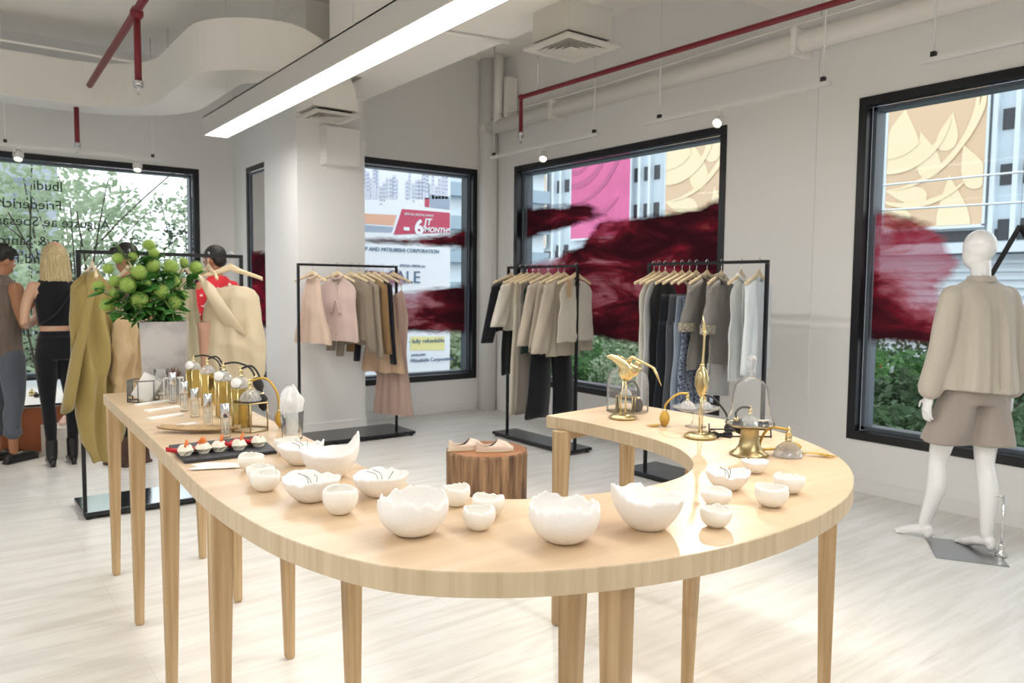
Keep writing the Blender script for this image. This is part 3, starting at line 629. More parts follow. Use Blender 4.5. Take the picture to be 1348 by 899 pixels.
# painted pipes and conduits ---------------------------------------------
wp = thing('painted_pipe', 'thick white painted pipe along the top of the right wall', 'pipe', (XR-.12, 3, 3.27))
obj('pipe', MB().tube([(0, -7, 0), (0, 4.42, 0)], .075, 16), M_ceil, wp); obj('end_cap', MB().tube([(0, 4.40, 0), (0, 4.5, 0)], .095, 16), M_ceil, wp)
obj('riser', MB().tube([(-.02, 4.2, .02), (-.02, 4.2, ZC-3.27)], .05, 12), M_ceil, wp); obj('bracket', MB().box((-.04, 4.02, .06), (.1, 4.08, .5)), M_brass if False else M_ceil, wp)
for y in (0.4, 3.2): obj('bracket', MB().box((-.095, y, -.1), (.12, y+.04, .09)), M_ceil, wp)
lc = thing('electrical_cable', 'thin white cable lying on the pipe of the right wall', 'cable', (XR-.2, 3, 3.36)); obj('cable', MB().tube(spline([(0, -5, .02), (0, -2, .0), (.02, .4, .03), (0, 2.2, .0), (.03, 4.3, .02)], 6), .006, 6), M_ceil, lc)
def conduit(lab, pts, r=.012):
    o = V(pts[0]); c_ = tag(obj('conduit', MB().tube([V(p)-o for p in pts], r, 8), M_ceil, loc=o), lab, 'conduit', 'painted conduits under the ceiling')
q = atY(547, 20, 4.6)
conduit('thin white conduit bending along the ceiling beam', [(2.78, 4.9, ZC), (2.78, 4.9, 3.32), (2.80, 4.9, 3.27), (3.5, 4.75, 3.27)])
conduit('white conduit turning above the rear duct at the upper left', [(2.0, 8.6, ZC), (2.0, 8.6, 3.72), (1.9, 8.6, 3.66), (-3.4, 8.6, 3.66)])
conduit('white conduit loop behind the suspended lamp', [(2.5, 6.9, 3.7), (2.5, 6.9, 3.98), (2.6, 6.8, 4.0), (2.79, 6.0, 4.0)])

# track rails and spotlights ------------------------------------------------
def track(lab, p, q, drops, rr=.016):
    p = V(p); q = V(q); r_ = thing('track_rail', lab, 'track rail', tuple(p), 0, 'lighting track rails'); L_ = (q-p); ang = atan2(L_.y, L_.x); M = Matrix.Rotation(ang, 4, 'Z')
    obj('rail', MB().box((0, -rr, 0), (L_.length, rr, .032), M), M_white, r_)
    for t in drops:
        w_ = p+L_*t; obj('drop_rod', MB().tube([w_-p+V((0, 0, .03)), V((w_.x, w_.y, ZC))-p], .006, 6), M_white, r_); obj('clip', MB().cbox(tuple(w_-p+V((0, 0, .045))), (.03, .03, .04)), M_black, r_)
XT = XR-.35
track('white track rail above the left half of the wide red-painted window', (XT, 5.34, 2.85), (XT, 7.05, 2.85), (.03, .97))
track('white track rail above the right half of the wide red-painted window', (XT, 3.03, 2.85), (XT, 4.76, 2.85), (.03, .9))
track('white track rail above the right window', (XT, .3, 2.85), (XT, 2.41, 2.85), (.35, .97))
track('white track rail in front of the left window', (-2.4, 9.05, 2.77), (2.02, 9.05, 2.77), (.35, .68, .98))
def spotlight(lab, x, y, z, aim, power, wide=64):
    p = V((x, y, z)); d = (V(aim)-p).normalized(); rot = d.to_track_quat('-Z', 'Y'); R_ = rot.to_matrix().to_4x4()
    r_ = thing('spotlight', lab, 'spotlight', (x, y, z), 0, 'track spotlights')
    obj('adapter', MB().box((-.02, -.035, .075), (.02, .035, .105)), M_white, r_)
    yk = MB(); yk.tube([(-.042, 0, 0), (-.042, 0, .08), (.042, 0, .08), (.042, 0, 0)], .005, 6); obj('yoke', yk, M_white, r_)
    obj('lamp_can', MB().lathe([(.004, .075), (.028, .072), (.036, .05), (.04, -.03), (.037, -.032), (.03, -.012)], 20, R_), M_white, r_)
    obj('bulb', MB().lathe([(.001, -.026), (.02, -.024), (.031, -.016), (.031, -.006), (.001, -.004)], 16, R_), M_bulb, r_)
    l = bpy.data.lights.new('spot_lamp', 'SPOT'); l.energy = power; l.color = (1, .87, .68); l.spot_size = rad(wide); l.spot_blend = .7; l.shadow_soft_size = .03
    o = bpy.data.objects.new('spot_lamp', l); COL.objects.link(o); o.parent = r_; o.location = d*.06; o.rotation_mode = 'QUATERNION'; o.rotation_quaternion = rot
M_bulb = emimat('bulb_glow', 'fff0d0', 14)
spotlight('glowing white spotlight at the right end of the wide red-painted window', XT, 3.97, 2.755, (1.2, 3.0, 0.3), 95, wide=88)
spotlight('white spotlight above the left end of the wide red-painted window', XT, 6.14, 2.755, (3.2, 4.4, .3), 50)
spotlight('white spotlight above the head of the man at the left', .71, 9.05, 2.675, (.3, 7.6, 0), 55)
spotlight('unlit-looking white spotlight near the middle of the left window', 1.78, 9.05, 2.675, (1.3, 7.7, 0), 40)
spotlight('white spotlight on the near track outside the right side of the picture', 3.9, 1.0, 2.755, (1.9, 2.3, .4), 95)
track('white track rail nearest the camera, out of the picture to the right', (3.9, -.6, 2.85), (3.9, 1.3, 2.85), (.1, .9))
# ================================================================ the horseshoe display table
HT = .9; TH = .052
tb = thing('display_table', 'horseshoe-shaped pale birch display table on many tapered legs', 'table', (1.6, 2.0, 0))
outer = [(.66, 4.285), (.634, 3.664), (.605, 2.937), (.588, 2.617), (.565, 2.2), (.568, 1.877), (.60, 1.60), (.69, 1.345), (.85, 1.185), (1.05, 1.085), (1.275, 1.027), (1.5, 1.015), (1.74, 1.038), (1.98, 1.105), (2.2, 1.22), (2.37, 1.36), (2.50, 1.53), (2.60, 1.72), (2.655, 1.95), (2.67, 2.2), (2.66, 2.63)]
inner = [(2.097, 2.553), (2.13, 2.39), (2.128, 2.205), (2.11, 1.99), (2.06, 1.80), (1.97, 1.655), (1.86, 1.55), (1.72, 1.487), (1.55, 1.475), (1.36, 1.51), (1.2, 1.575), (1.1, 1.68), (1.05, 1.84), (1.035, 2.16), (1.06, 2.5), (1.075, 2.8), (1.10, 3.4), (1.135, 4.27)]
def sp2(pts, n): return [(p.x, p.y) for p in spline([(a, b_, 0) for a, b_ in pts], n)]
# straight ends stay straight: spline only the curved runs
outl = outer[:3]+sp2(outer[3:-1], 6)+[outer[-1]]; inl = [inner[0]]+sp2(inner[1:-2], 5)+inner[-2:]
poly = [(a-1.6, b_-2.0) for a, b_ in outl+inl]
M_top = woodmat('birch_top', 'dac2a4', 'ccb08e', 1.0, 0, .32, .8); M_edge = woodmat('birch_edge', 'c9b699', 'b5a080', 3.5, 2, .45, .3)
bm_ = bmesh.new(); vsb = [bm_.verts.new((x, y, HT-TH)) for x, y in poly]; vst = [bm_.verts.new((x, y, HT)) for x, y in poly]; n = len(poly)
ft = bm_.faces.new(vst); fb_ = bm_.faces.new(vsb[::-1])
for i in range(n):
    f = bm_.faces.new((vsb[i], vsb[(i+1) % n], vst[(i+1) % n], vst[i])); f.material_index = 1; f.smooth = False
bmesh.ops.recalc_face_normals(bm_, faces=bm_.faces); bmesh.ops.triangulate(bm_, faces=[ft, fb_]); me = bpy.data.meshes.new('tabletop'); bm_.to_mesh(me); bm_.free()
o = obj('tabletop', me, [M_top, M_edge], tb); bevel(o, .002, 1)
def leg(x, y, tx, ty, rz=0., top=.06, foot=.034):
    """tapered square leg; foot at (x,y), top shifted by (tx,ty)"""
    rings = []
    for z, w, c in ((0, foot*.8, 0), (.012, foot, 0), (HT-TH-.001, top, 1)):
        w /= 2; rings.append([(tx*c-w, ty*c-w, z), (tx*c+w, ty*c-w, z), (tx*c+w, ty*c+w, z), (tx*c-w, ty*c+w, z)])
    o = obj('leg', MB().loft(rings, smooth=False), M_birch, tb, loc=(x-1.6, y-2.0, 0), rot=(0, 0, rz)); bevel(o, .003, 1)
for y, xo, xi in ((4.19, .682, 1.096), (3.51, .655, 1.069), (2.85, .632, 1.063), (2.14, .60, 1.0)):
    leg(xo, y, .008, 0); leg(xi, y, -.008, 0)
leg(1.14, 1.135, 0, .01, .1, .058); leg(1.27, 1.44, 0, -.01, .1); leg(2.31, 1.35, -.01, .01, .5); leg(2.13, 1.775, .01, -.01, .2); leg(2.105, 2.475, .008, -.008); leg(2.60, 2.56, -.008, -.008)
for a, b_ in (((.682, 4.19), (1.096, 4.19)), ((.655, 3.51), (1.069, 3.51)), ((.632, 2.85), (1.063, 2.85)), ((.60, 2.14), (1.0, 2.14)), ((1.135, 1.125), (1.26, 1.44)), ((2.31, 1.35), (2.13, 1.775)), ((2.105, 2.475), (2.60, 2.56))):
    p = V((*a, 0)); q = V((*b_, 0)); d = (q-p); M = Matrix.Translation(p-V((1.6, 2, 0)))@Matrix.Rotation(atan2(d.y, d.x), 4, 'Z')
    obj('apron', MB().box((.03, -.011, HT-TH-.046), (d.length-.03, .011, HT-TH-.0005), M), M_birch, tb)

# ---------------- broken-eggshell porcelain bowls
M_porc = mat('bisque_porcelain', 'f0eeeb', .5, bump=.14, bs=90, var=.03, vs=9)
M_porc2 = mat('smooth_porcelain', 'efede7', .4, bump=.06, bs=50)
def bowl(x, y, R_, h, lab, style='cup', seed=0, peak=None, tilt=0., extra=None, jag=.06, m=None):
    """thin hemispherical shell with a torn rim; peak=(angle,height factor)"""
    rnd = random.Random(seed); n = 56; rows = 12; base = R_*.38
    r_ = thing('eggshell_bowl', lab, 'bowl', (x, y, HT), rnd.uniform(-.2, .2), 'white porcelain bowls on the table')
    def rim(a):
        v = 1-.10*(.5+.5*sin(2*a+seed))-jag*abs(mn.noise(V((cos(a)*3.1+seed, sin(a)*3.1, .3))))*2.2-jag*.5*abs(mn.noise(V((cos(a)*9+seed, sin(a)*9, 1.3))))
        if peak:
            da = (a-peak[0]+pi) % (2*pi)-pi; v += peak[1]*math.exp(-(da/.55)**2)
        return v
    thmax = {'cup': 2.05, 'open': 1.45, 'low': 1.35}[style]; th0 = math.asin(.38)
    mb = MB(); t = .0035
    outer_, inner_ = [], []
    cz = h/(1-cos(thmax)) if style != 'cup' else h/(cos(th0)-cos(thmax))
    for j in range(rows+1):
        ro, ri = [], []
        for k in range(n):
            a = 2*pi*k/n; tt = th0+(thmax-th0)*(j/rows)*min(1.35, rim(a))
            wob = 1+.035*mn.noise(V((cos(a)*1.3+seed, sin(a)*1.3, j*.15)))
            rad_ = R_*sin(min(tt, 2.3))*wob*(1.0 if style == 'cup' else 1.0/sin(min(thmax, pi/2)))
            z = (cos(th0)-cos(tt))/(cos(th0)-cos(thmax))*h
            if style != 'cup' and peak: 
                pass
            ro.append(V((rad_*cos(a), rad_*sin(a), z))); ri.append(V(((rad_-t)*cos(a), (rad_-t)*sin(a), max(z, 0)+t*(1-j/rows))))
        outer_.append(ro); inner_.append(ri)
    rings = outer_+inner_[::-1]
    mb.loft(rings, caps=True, smooth=True)
    o = obj('shell', mb, m or (M_porc if style != 'cup' or R_ > .06 else M_porc2), r_)
    if tilt: o.rotation_euler = (tilt*.6, tilt, 0); o.location.z = abs(tilt)*R_*.35
    if extra == 'candle':
        obj('candle_disc', MB().lathe([(R_*.45, 0), (R_*.47, .002), (R_*.46, .018), (R_*.42, .016), (.001, .014)], 28, Matrix.Translation((0, 0, .012))), mat('candle_wax', 'f5efe2', .5) if 'candle_wax' not in bpy.data.materials else bpy.data.materials['candle_wax'], r_)
        obj('wick', MB().tube([(0, 0, .02), (.001, 0, .036)], .0012, 5), M_black, r_)
    if extra == 'twig':
        tw = MB()
        for q in range(3):
            s0 = V((rnd.uniform(-.01, .01), rnd.uniform(-.01, .01), h*.25)); e0 = V((rnd.uniform(-.5, .5)*R_, rnd.uniform(-.3, .6)*R_, h*1.05))
            tw.tube(spline([s0, (s0+e0)/2+V((.01, 0, .012)), e0], 5), .0011, 5)
        obj('twig', tw, mat('silver_twig', '8f8b84', .35, .8) if 'silver_twig' not in bpy.data.materials else bpy.data.materials['silver_twig'], r_)
    return r_
camL = YAW  # towards the picture's left is angle pi-YAW... angles below are world angles
L_ang = pi-YAW+.0; R_ang = -YAW; B_ang = pi/2-YAW; F_ang = -pi/2-YAW
bowl(.738, 2.273, .038, .052, 'small white bowl nearest the fanned white cards', 'cup', 1)
bowl(.710, 2.110, .038, .052, 'small white bowl touching the rear of the round one left of the twig bowls', 'cup', 2)
bowl(.694, 2.026, .040, .055, 'small rounded white bowl with a chipped slit, left of the wide open bowl', 'cup', 3, jag=.1)
bowl(.905, 2.43, .042, .055, 'white bowl in front of the tissue-filled glass', 'cup', 4)
bowl(.89, 2.27, .070, .066, 'white open bowl with twigs leaning behind the largest rear bowl', 'open', 5, extra='twig', peak=(R_ang, .15))
bowl(.898, 2.070, .084, .088, 'wide white bowl with one tall pointed shard at its right', 'open', 6, peak=(R_ang+.25, .42), jag=.05)
bowl(.76, 1.867, .075, .068, 'shallow open white bowl left of the small egg-shaped cup', 'open', 7, extra='twig', jag=.07)
bowl(.77, 1.716, .043, .066, 'small egg-shaped white cup with a narrow mouth', 'cup', 8, jag=.03)
bowl(.925, 1.81, .074, .062, 'open white bowl with dark silvery twigs behind the big round bowl', 'open', 9, extra='twig', peak=(R_ang, .15))
bowl(.838, 1.482, .079, .098, 'big round white eggshell bowl left of centre', 'cup', 10, jag=.13, extra='candle')
bowl(1.035, 1.613, .036, .055, 'small white cup behind the right side of the big round bowl', 'cup', 11, jag=.05)
bowl(.975, 1.423, .038, .054, 'front one of two small white cups in the middle of the table', 'cup', 12)
bowl(1.055, 1.50, .040, .052, 'rear one of two small white cups in the middle of the table', 'cup', 13, jag=.07)
bowl(1.082, 1.25, .078, .098, 'large white bowl with an evenly jagged rim at the middle front', 'cup', 14, jag=.12)
bowl(1.30, 1.21, .086, .088, 'large open white bowl with a high left shard and a candle inside', 'open', 15, peak=(L_ang, .30), extra='candle', jag=.08)
bowl(1.585, 1.241, .039, .042, 'small white cup behind its twin right of the candle bowl', 'cup', 16)
bowl(1.437, 1.125, .037, .048, 'small white cup at the front beside its mirrored reflection', 'cup', 17)
bowl(1.738, 1.325, .062, .056, 'open white bowl with a silver twig near the brass pedestal', 'open', 18, extra='twig', jag=.1)
bowl(1.963, 1.398, .040, .042, 'small white bowl just in front of the brass pedestal', 'open', 19, jag=.08)
bowl(1.69, 1.152, .042, .056, 'smooth round white cup right of the pair of small cups', 'cup', 20, jag=.02)
bowl(1.844, 1.203, .041, .052, 'faceted small white cup farthest right on the table', 'cup', 21, jag=.09)

# ---------------- tree stump stool with two shoes
p = V((2.80, 4.0, 0)); HS = .42
st = thing('stump_stool', 'round tree-trunk stool with rough brown bark and reddish top', 'stool', (p.x, p.y, 0))
M_bark2 = mat('stump_bark', 'a5815f', .85, col2='4d3626', vs=15, stretch=(2.2, 2.2, .2), bump=.8, bs=14, ramp=(.3, .68))
rings = []
for z, k in ((0, 1.0), (.05, .985), (.15, .98), (.3, .985), (HS-.02, .99), (HS-.001, .975)):
    rings.append([V((.262*k*cos(a)*(1+.018*sin(5*a)+.012*sin(11*a)), .262*k*sin(a)*(1+.018*sin(5*a)+.012*sin(11*a)), z)) for a in [2*pi*i/64 for i in range(64)]])
obj('trunk', MB().loft(rings), M_bark2, st)
m_ = bpy.data.materials.new('stump_rings'); m_.use_nodes = True; nt = m_.node_tree; b = nt.nodes['Principled BSDF']; b.inputs['Roughness'].default_value = .45
t = nt.nodes.new('ShaderNodeTexCoord'); w = nt.nodes.new('ShaderNodeTexWave'); w.wave_type = 'RINGS'; w.rings_direction = 'Z'; w.inputs['Scale'].default_value = 14; w.inputs['Distortion'].default_value = 3.5; w.inputs['Detail'].default_value = 3; w.inputs['Detail Scale'].default_value = 1.2
nt.links.new(t.outputs['Object'], w.inputs[0]); r = nt.nodes.new('ShaderNodeValToRGB'); nt.links.new(w.outputs[0], r.inputs[0]); r.color_ramp.elements[0].color = srgb('8a5538'); r.color_ramp.elements[1].color = srgb('b98259'); nt.links.new(r.outputs[0], b.inputs['Base Color'])
obj('cut_face', MB().lathe([(.250, HS-.004), (.248, HS), (.001, HS)], 64), m_, st)
M_shoe = mat('blush_leather', 'dcc8b6', .45, bump=.1, bs=60); M_sole = mat('pale_sole', 'cdb899', .6); M_lin = mat('shoe_lining', '4a372b', .7)
def shoe(loc, rz, lab, m=M_shoe, ms=M_sole, L_=.245, group=None, ml=None):
    r_ = thing('flat_shoe', lab, 'shoe', loc, rz, group); n = 24
    def outl(s_, z, k=1.):
        o_ = []
        for i in range(n):
            a = 2*pi*i/n; x = cos(a); w_ = .037*(1+.14*x)*(1-.12*math.exp(-((x+.1)/.35)**2)); o_.append(V((x*L_/2*k*s_, sin(a)*w_*s_, z)))
        return o_
    obj('sole', MB().loft([outl(1.02, 0), outl(1.03, .006), outl(1.0, .014)]), ms, r_)
    mb = MB(); rings = [outl(.99, .0142), outl(1.0, .030)]; up_ = []
    for q in outl(.96, 0):
        x = q.x/(L_/2); up_.append(V((q.x, q.y, interp([(-1, .066), (-.5, .042), (.1, .046), (.6, .036), (1, .026)], x))))
    rings.append(up_); op = []
    for i in range(n):
        a = 2*pi*i/n; x = cos(a)*.066-.046; y = sin(a)*.024; op.append(V((x, y, .036+.044*cos(a)**2)))
    mid = [V((a.x*.5+b_.x*.5, a.y*.62+b_.y*.45, a.z*.3+b_.z*.7)) for a, b_ in zip(up_, op)]
    rings += [mid, op]; ins = [V((q.x*.97-.001, q.y*.9, .02)) for q in op]; rings.append(ins)
    obj('upper', mb.loft(rings, caps=False), m, r_); obj('lining', MB().loft([[V((q.x*.985-.0006, q.y*.95, q.z-.0015)) for q in op], [V((q.x*.965-.001, q.y*.88, .021)) for q in op]], caps=False), ml or M_lin, r_); obj('insole', MB().add([(v.x, v.y, v.z) for v in ins], [tuple(range(n))]), ml or M_lin, r_)
    return r_
shoe((2.665, 4.03, HS), -YAW+.35, 'blush leather flat shoe, rear one on the tree stump', group=None)
shoe((2.79, 3.90, HS), -YAW+.22, 'blush leather flat shoe, front one on the tree stump')
# ================================================================ clothes rails
M_rack = mat('rail_black_steel', '17181c', .38, .3); M_plate = mat('rail_base_steel', '2c2e33', .22, .55)
RZ = 1.65
RK = {1: ((.70, 5.30), (1.67, 5.30)), 2: ((2.655, 6.80), (3.655, 6.80)), 3: ((4.46, 6.03), (4.46, 5.03)), 4: ((4.49, 4.22), (4.49, 3.15))}
def rack(k, lab, plate, mp_=None):
    (x0, y0), (x1, y1) = RK[k]; r_ = thing('clothes_rail', lab, 'clothes rail', ((x0+x1)/2, (y0+y1)/2, 0), 0, 'black steel clothes rails'); o = V(((x0+x1)/2, (y0+y1)/2, 0))
    w = .011
    for a, b_ in ((x0, y0), (x1, y1)): obj('post', MB().box((a-w-o.x, b_-w-o.y, .03), (a+w-o.x, b_+w-o.y, RZ-.023)), M_rack, r_)
    d = .0 if x0 == x1 else 1
    obj('top_bar', MB().box((min(x0, x1)-w-o.x, min(y0, y1)-w-o.y, RZ-.022), (max(x0, x1)+w-o.x, max(y0, y1)+w-o.y, RZ)), M_rack, r_)
    a, b_, c, d = plate
    bevel(obj('base_plate', MB().box((a-o.x, b_-o.y, .018), (c-o.x, d-o.y, .045)), M_plate, r_), .002, 1)
    if mp_: obj('mirror_top', MB().box((a-o.x+.006, b_-o.y+.006, .045), (c-o.x-.006, d-o.y-.006, .047)), mp_, r_)
    for fx, fy in ((a+.03, b_+.03), (c-.03, b_+.03), (a+.03, d-.03), (c-.03, d-.03)):
        obj('foot', MB().lathe([(.016, 0), (.018, .008), (.012, .018)], 12, Matrix.Translation((fx-o.x, fy-o.y, 0))), M_rack, r_)
    return r_
rack(1, 'black clothes rail nearest the flowers, with the gold and cream gowns', (.69, 5.27, 1.70, 5.70), mat('mirror_base_plate', 'c9ced4', .12, 1))
rack(2, 'black clothes rail in front of the white pillar', (2.60, 6.53, 3.72, 7.04))
rack(3, 'black clothes rail behind the tree stump stool', (4.33, 4.98, 4.62, 6.10))
rack(4, 'black clothes rail nearest the right end of the display table', (4.30, 3.05, 4.68, 4.28))

def along(k, px):
    (x0, y0), (x1, y1) = RK[k]
    p = atX(px, 345, x0) if x0 == x1 else atY(px, 335, y0)
    return V((x0, p.y, RZ)) if x0 == x1 else V((p.x, y0, RZ))
def hanger_rot(k, yaw): return (pi/2 if k in (1, 2) else 0.)+(-yaw if k == 2 else yaw)      # local x = across the shoulders
def hanger(k, px, lab, yaw=0., w=.41, drop=0.):
    p = along(k, px); r_ = thing('clothes_hanger', lab, 'hanger', (p.x, p.y, RZ), hanger_rot(k, yaw), f'wooden hangers on the rails')
    hk = [(0, 0, -.085)]+[(0, 0, -.045)]+[(.004, 0, -.03)]+[(-.002+.017*cos(a), 0, -.003+.0165*sin(a)) for a in [rad(t) for t in (-60, -20, 20, 60, 90, 120, 160, 185)]]
    obj('hook', MB().tube(spline(hk, 3), .0022, 6), M_chrome, r_)
    rings = []
    for i in range(13):
        t = i/12*2-1; x = t*w/2; z = -.092-.26*abs(x)-.35*x*x+.012*math.exp(-(x/.03)**2); hh = .013+.012*math.exp(-(x/.07)**2); y = .02*x*x/.04; ww = .006+.005*abs(t)**3
        rings.append([V((x, y+ww*cos(a), z+hh*sin(a))) for a in [2*pi*q/8 for q in range(8)]])
    obj('arms', MB().loft(rings), M_hang, r_)
    return r_
fabs = {}
def fab(name, col, **k):
    if name not in fabs:
        kw = dict(rough=.85, bump=.55, bs=16, stretch=(1, 1, .1), sheen=.25, var=.1, vs=7, spec=.2); kw.update(k); fabs[name] = mat('fabric_'+name, col, **kw)
    return fabs[name]
def gm(prof, z0, z1, thick, folds=5, fd=.35, seed=0, n=48, rows=26, neck=.06, ndrop=.05, slope=.33, hem=0., thin_top=.3, shift=None, ztilt=0., hemcurve=0.):
    """hanging cloth shell. prof: half width against fraction of length; z0 neck height, z1 hem height (both below the rod, negative)"""
    rings = []
    for j in range(rows+1):
        v = j/rows; hw = interp(prof, v); ring = []
        for i in range(n):
            a = 2*pi*i/n; ca, sa = cos(a), sin(a)
            x = hw*(abs(ca)**.8)*(1 if ca > 0 else -1)
            zs = z0-slope*abs(x)-(0 if abs(x) > neck else ndrop*(1-(x/neck)**2)*(1.0 if sa < 0 else .4))
            zb = z1+hem*mn.noise(V((x*9+seed, sa, seed)))+ztilt*x+hemcurve*(x/max(hw, .01))**2
            z = lerp(zs, zb, v**1.0)
            ff = min(1, .12+1.1*v)
            th = thick*lerp(thin_top, 1, min(1, v*2.2))
            y = th*sa*(1+ff*fd*sin(folds*x/max(hw, .05)*pi+seed))+ff*fd*thick*.9*sin(folds*.8*x/max(hw, .05)*pi+seed*1.7+v*1.5)
            y += .012*mn.noise(V((x*8, v*5, seed)))
            sx = shift(v) if shift else 0
            ring.append(V((x+sx, y, z)))
        rings.append(ring)
    return rings
def cloth_obj(rings, m, r_, name='body', caps=False):
    mb = MB().loft(rings, caps=caps); return obj(name, mb, m, r_)
def sleeve(side, x, z, L_, w0, w1, m, r_, splay=.12, y=0., bend=0., nm='sleeve', cuff=None):
    rings = []; N_ = 12
    for j in range(N_+1):
        v = j/N_; c = V((side*(x+splay*L_*v**1.2), y+bend*v*v, z-L_*v)); w = lerp(w0, w1, v); t = w*.45
        tw = .2*sin(v*7+side)
        rings.append([c+V((w*cos(a)+.3*tw*w*sin(a), t*sin(a)*(1+.25*sin(4*a+v*6)), w*.5*cos(a)*side*(-1 if v < .1 else 0))) for a in [2*pi*q/18 for q in range(18)]])
    s_ = obj(nm, MB().loft(rings, caps=True), m, r_)
    if cuff:
        c = V((side*(x+splay*L_), y+bend, z-L_)); rr = [[c+V((w1*1.08*cos(a), w1*.55*sin(a), dz)) for a in [2*pi*q/18 for q in range(18)]] for dz in (-.006, .002, .05, .055)]
        obj('cuff', MB().loft(rr, caps=True), cuff, s_)
    return s_
PROF = dict(top=[(0, .055), (.06, .17), (.16, .205), (.35, .20), (1, .235)], aline=[(0, .05), (.05, .13), (.12, .17), (.3, .18), (1, .27)],
            jacket=[(0, .06), (.06, .18), (.14, .215), (.4, .21), (1, .225)], slim=[(0, .05), (.05, .14), (.12, .18), (.5, .17), (1, .2)], gown=[(0, .05), (.04, .12), (.1, .16), (.3, .17), (.6, .2), (1, .28)])
def garment(k, px, lab, cat, kind, m, z1, yaw=0., thick=.022, folds=4, sleeves=None, seed=0, z0=-.095, name=None, hg=True, hem=.02, prof=None, buttons=None, collar=None, off=0., hlab=None, **kw):
    p = along(k, px)
    nm = name or {'blouse': 'blouse', 'jacket': 'jacket', 'dress': 'dress', 'trousers': 'trousers', 'top': 'top'}[cat]
    r_ = thing(nm, lab, cat, (p.x, p.y, RZ), hanger_rot(k, yaw), 'clothes hanging on the rails')
    pr_ = prof or PROF[kind]
    cloth_obj(gm(pr_, z0, z1, thick, folds, kw.get('fd', .35), seed, hem=hem, neck=kw.get('neck', .07), ndrop=kw.get('ndrop', .05), slope=kw.get('slope', .33), ztilt=kw.get('ztilt', 0.), hemcurve=kw.get('hemcurve', 0.)), m, r_)
    if sleeves:
        L_, w0, w1, cf = sleeves; xs = interp(pr_, .1)-.02
        for s_ in (-1, 1): sleeve(s_, xs, z0-.33*xs-.012, L_, w0, w1, m, r_, splay=kw.get('splay', .1), cuff=cf)
    fr = kw.get('front', 1 if k == 2 else -1)
    if buttons:
        nb, bm2 = buttons
        for i in range(nb):
            z = lerp(z0-.09, z1+.06, i/(nb-1)); obj('button', MB().sphere((0, fr*(thick*.9+.004), z), (.006, .004, .006), 8, 6), bm2, r_)
        obj('placket', MB().box((-.012, min(fr*thick*.6, fr*(thick+.003)), z1+.02), (.012, max(fr*thick*.6, fr*(thick+.003)), z0-.07)), m, r_)
    if collar:
        pts = [(.072*cos(a), .030*sin(a), z0-.022+.02*abs(cos(a))-.025*max(0, -sin(a)*-fr if False else (sin(a)*fr > 0)*abs(sin(a)))) for a in [2*pi*i/20 for i in range(20)]]
        obj('collar', MB().tube(pts, .009, 8, closed=True), collar, r_)
    if hg: hanger(k, px, hlab or 'wooden hanger holding the '+' '.join(lab.split(',')[0].split()[:11]), yaw)
    return r_
def trousers(k, px, lab, m, ztop, z1, yaw=0., w=.16, flare=.13, seed=0, thick=.02, hg=True, splay=.03, clip=True, name='trousers', cat='trousers', crease=None):
    p = along(k, px); r_ = thing(name, lab, cat, (p.x, p.y, RZ), hanger_rot(k, yaw), 'clothes hanging on the rails')
    rings = []
    for v in [i/6 for i in range(7)]:
        hw = lerp(w, w*1.12, v); z = lerp(ztop, ztop-.22, v)
        rings.append([V((hw*cos(a), thick*(.6+.5*v)*sin(a)*(1+.2*sin(5*a+seed)), z)) for a in [2*pi*i/28 for i in range(28)]])
    obj('waist', MB().loft(rings, caps=True), m, r_)
    for s_ in (-1, 1):
        rr = []
        for i in range(13):
            v = i/12; z = lerp(ztop-.2, z1, v); c = s_*(w*.54+splay*v); hw = lerp(w*.56, flare*.5+.02, v)
            rr.append([V((c+hw*cos(a), thick*1.1*sin(a)*(1+.35*sin(3*a+seed+v))+.006*sin(v*9+seed), z+(.008*sin(3*a) if i == 12 else 0))) for a in [2*pi*q/24 for q in range(24)]])
        obj('trouser_leg', MB().loft(rr, caps=True), m, r_)
    if hg: hanger(k, px, 'wooden hanger holding the '+' '.join(lab.split(',')[0].split()[:11]), yaw)
    return r_
F = fab
peach = F('peach', 'd3bba8'); blush = F('blush', 'cdb6ae'); taupe = F('taupe', '8e8172'); taupe2 = F('taupe_light', '988b7b'); tan = F('tan', '8d6f4b'); ink = F('ink', '191a22', var=.2); lace = F('peach_lace', 'cfb195', bump=.6, bs=60); rose = F('dusty_rose', 'b9a094')
wb = mat('button_pearl', 'ddd6cc', .3); db = mat('button_dark', '3a2c26', .4)
# --- rail 2
garment(2, 411, 'pale peach sleeveless blouse, leftmost on the rail before the pillar', 'blouse', 'aline', peach, -.73, yaw=-.35, folds=5, seed=1, collar=peach, prof=[(0, .05), (.05, .09), (.3, .13), (1, .25)], fd=.5)
garment(2, 444, 'blush sleeveless blouse with round keyhole neck', 'blouse', 'top', blush, -.72, yaw=-.55, folds=4, seed=2, buttons=(3, db), collar=blush)
r_ = [o for o in COL.objects if o.parent is None and o.name.startswith('blouse')][-1]
for s_ in (-1, 1): obj('tie_ribbon', MB().tube(spline([(0, .028, -.33), (s_*.022, .034, -.36), (s_*.035, .034, -.41), (s_*.05, .034, -.46)], 5), [.008+.008*min(1, i/8) for i in range(16)], 5), blush, r_)
obj('neck_opening', MB().sphere((0, .016, -.155), (.028, .010, .036), 14, 10), taupe, r_)
garment(2, 462, 'grey taupe jacket with long sleeve, nearest the blush blouse', 'jacket', 'jacket', taupe, -.72, yaw=-.5, seed=3, sleeves=(.66, .058, .05, None), buttons=(4, wb))
garment(2, 473, 'lighter taupe jacket with buttoned shoulder, middle of the pillar rail', 'jacket', 'jacket', taupe2, -.76, yaw=-.42, seed=4, sleeves=(.72, .055, .045, None))
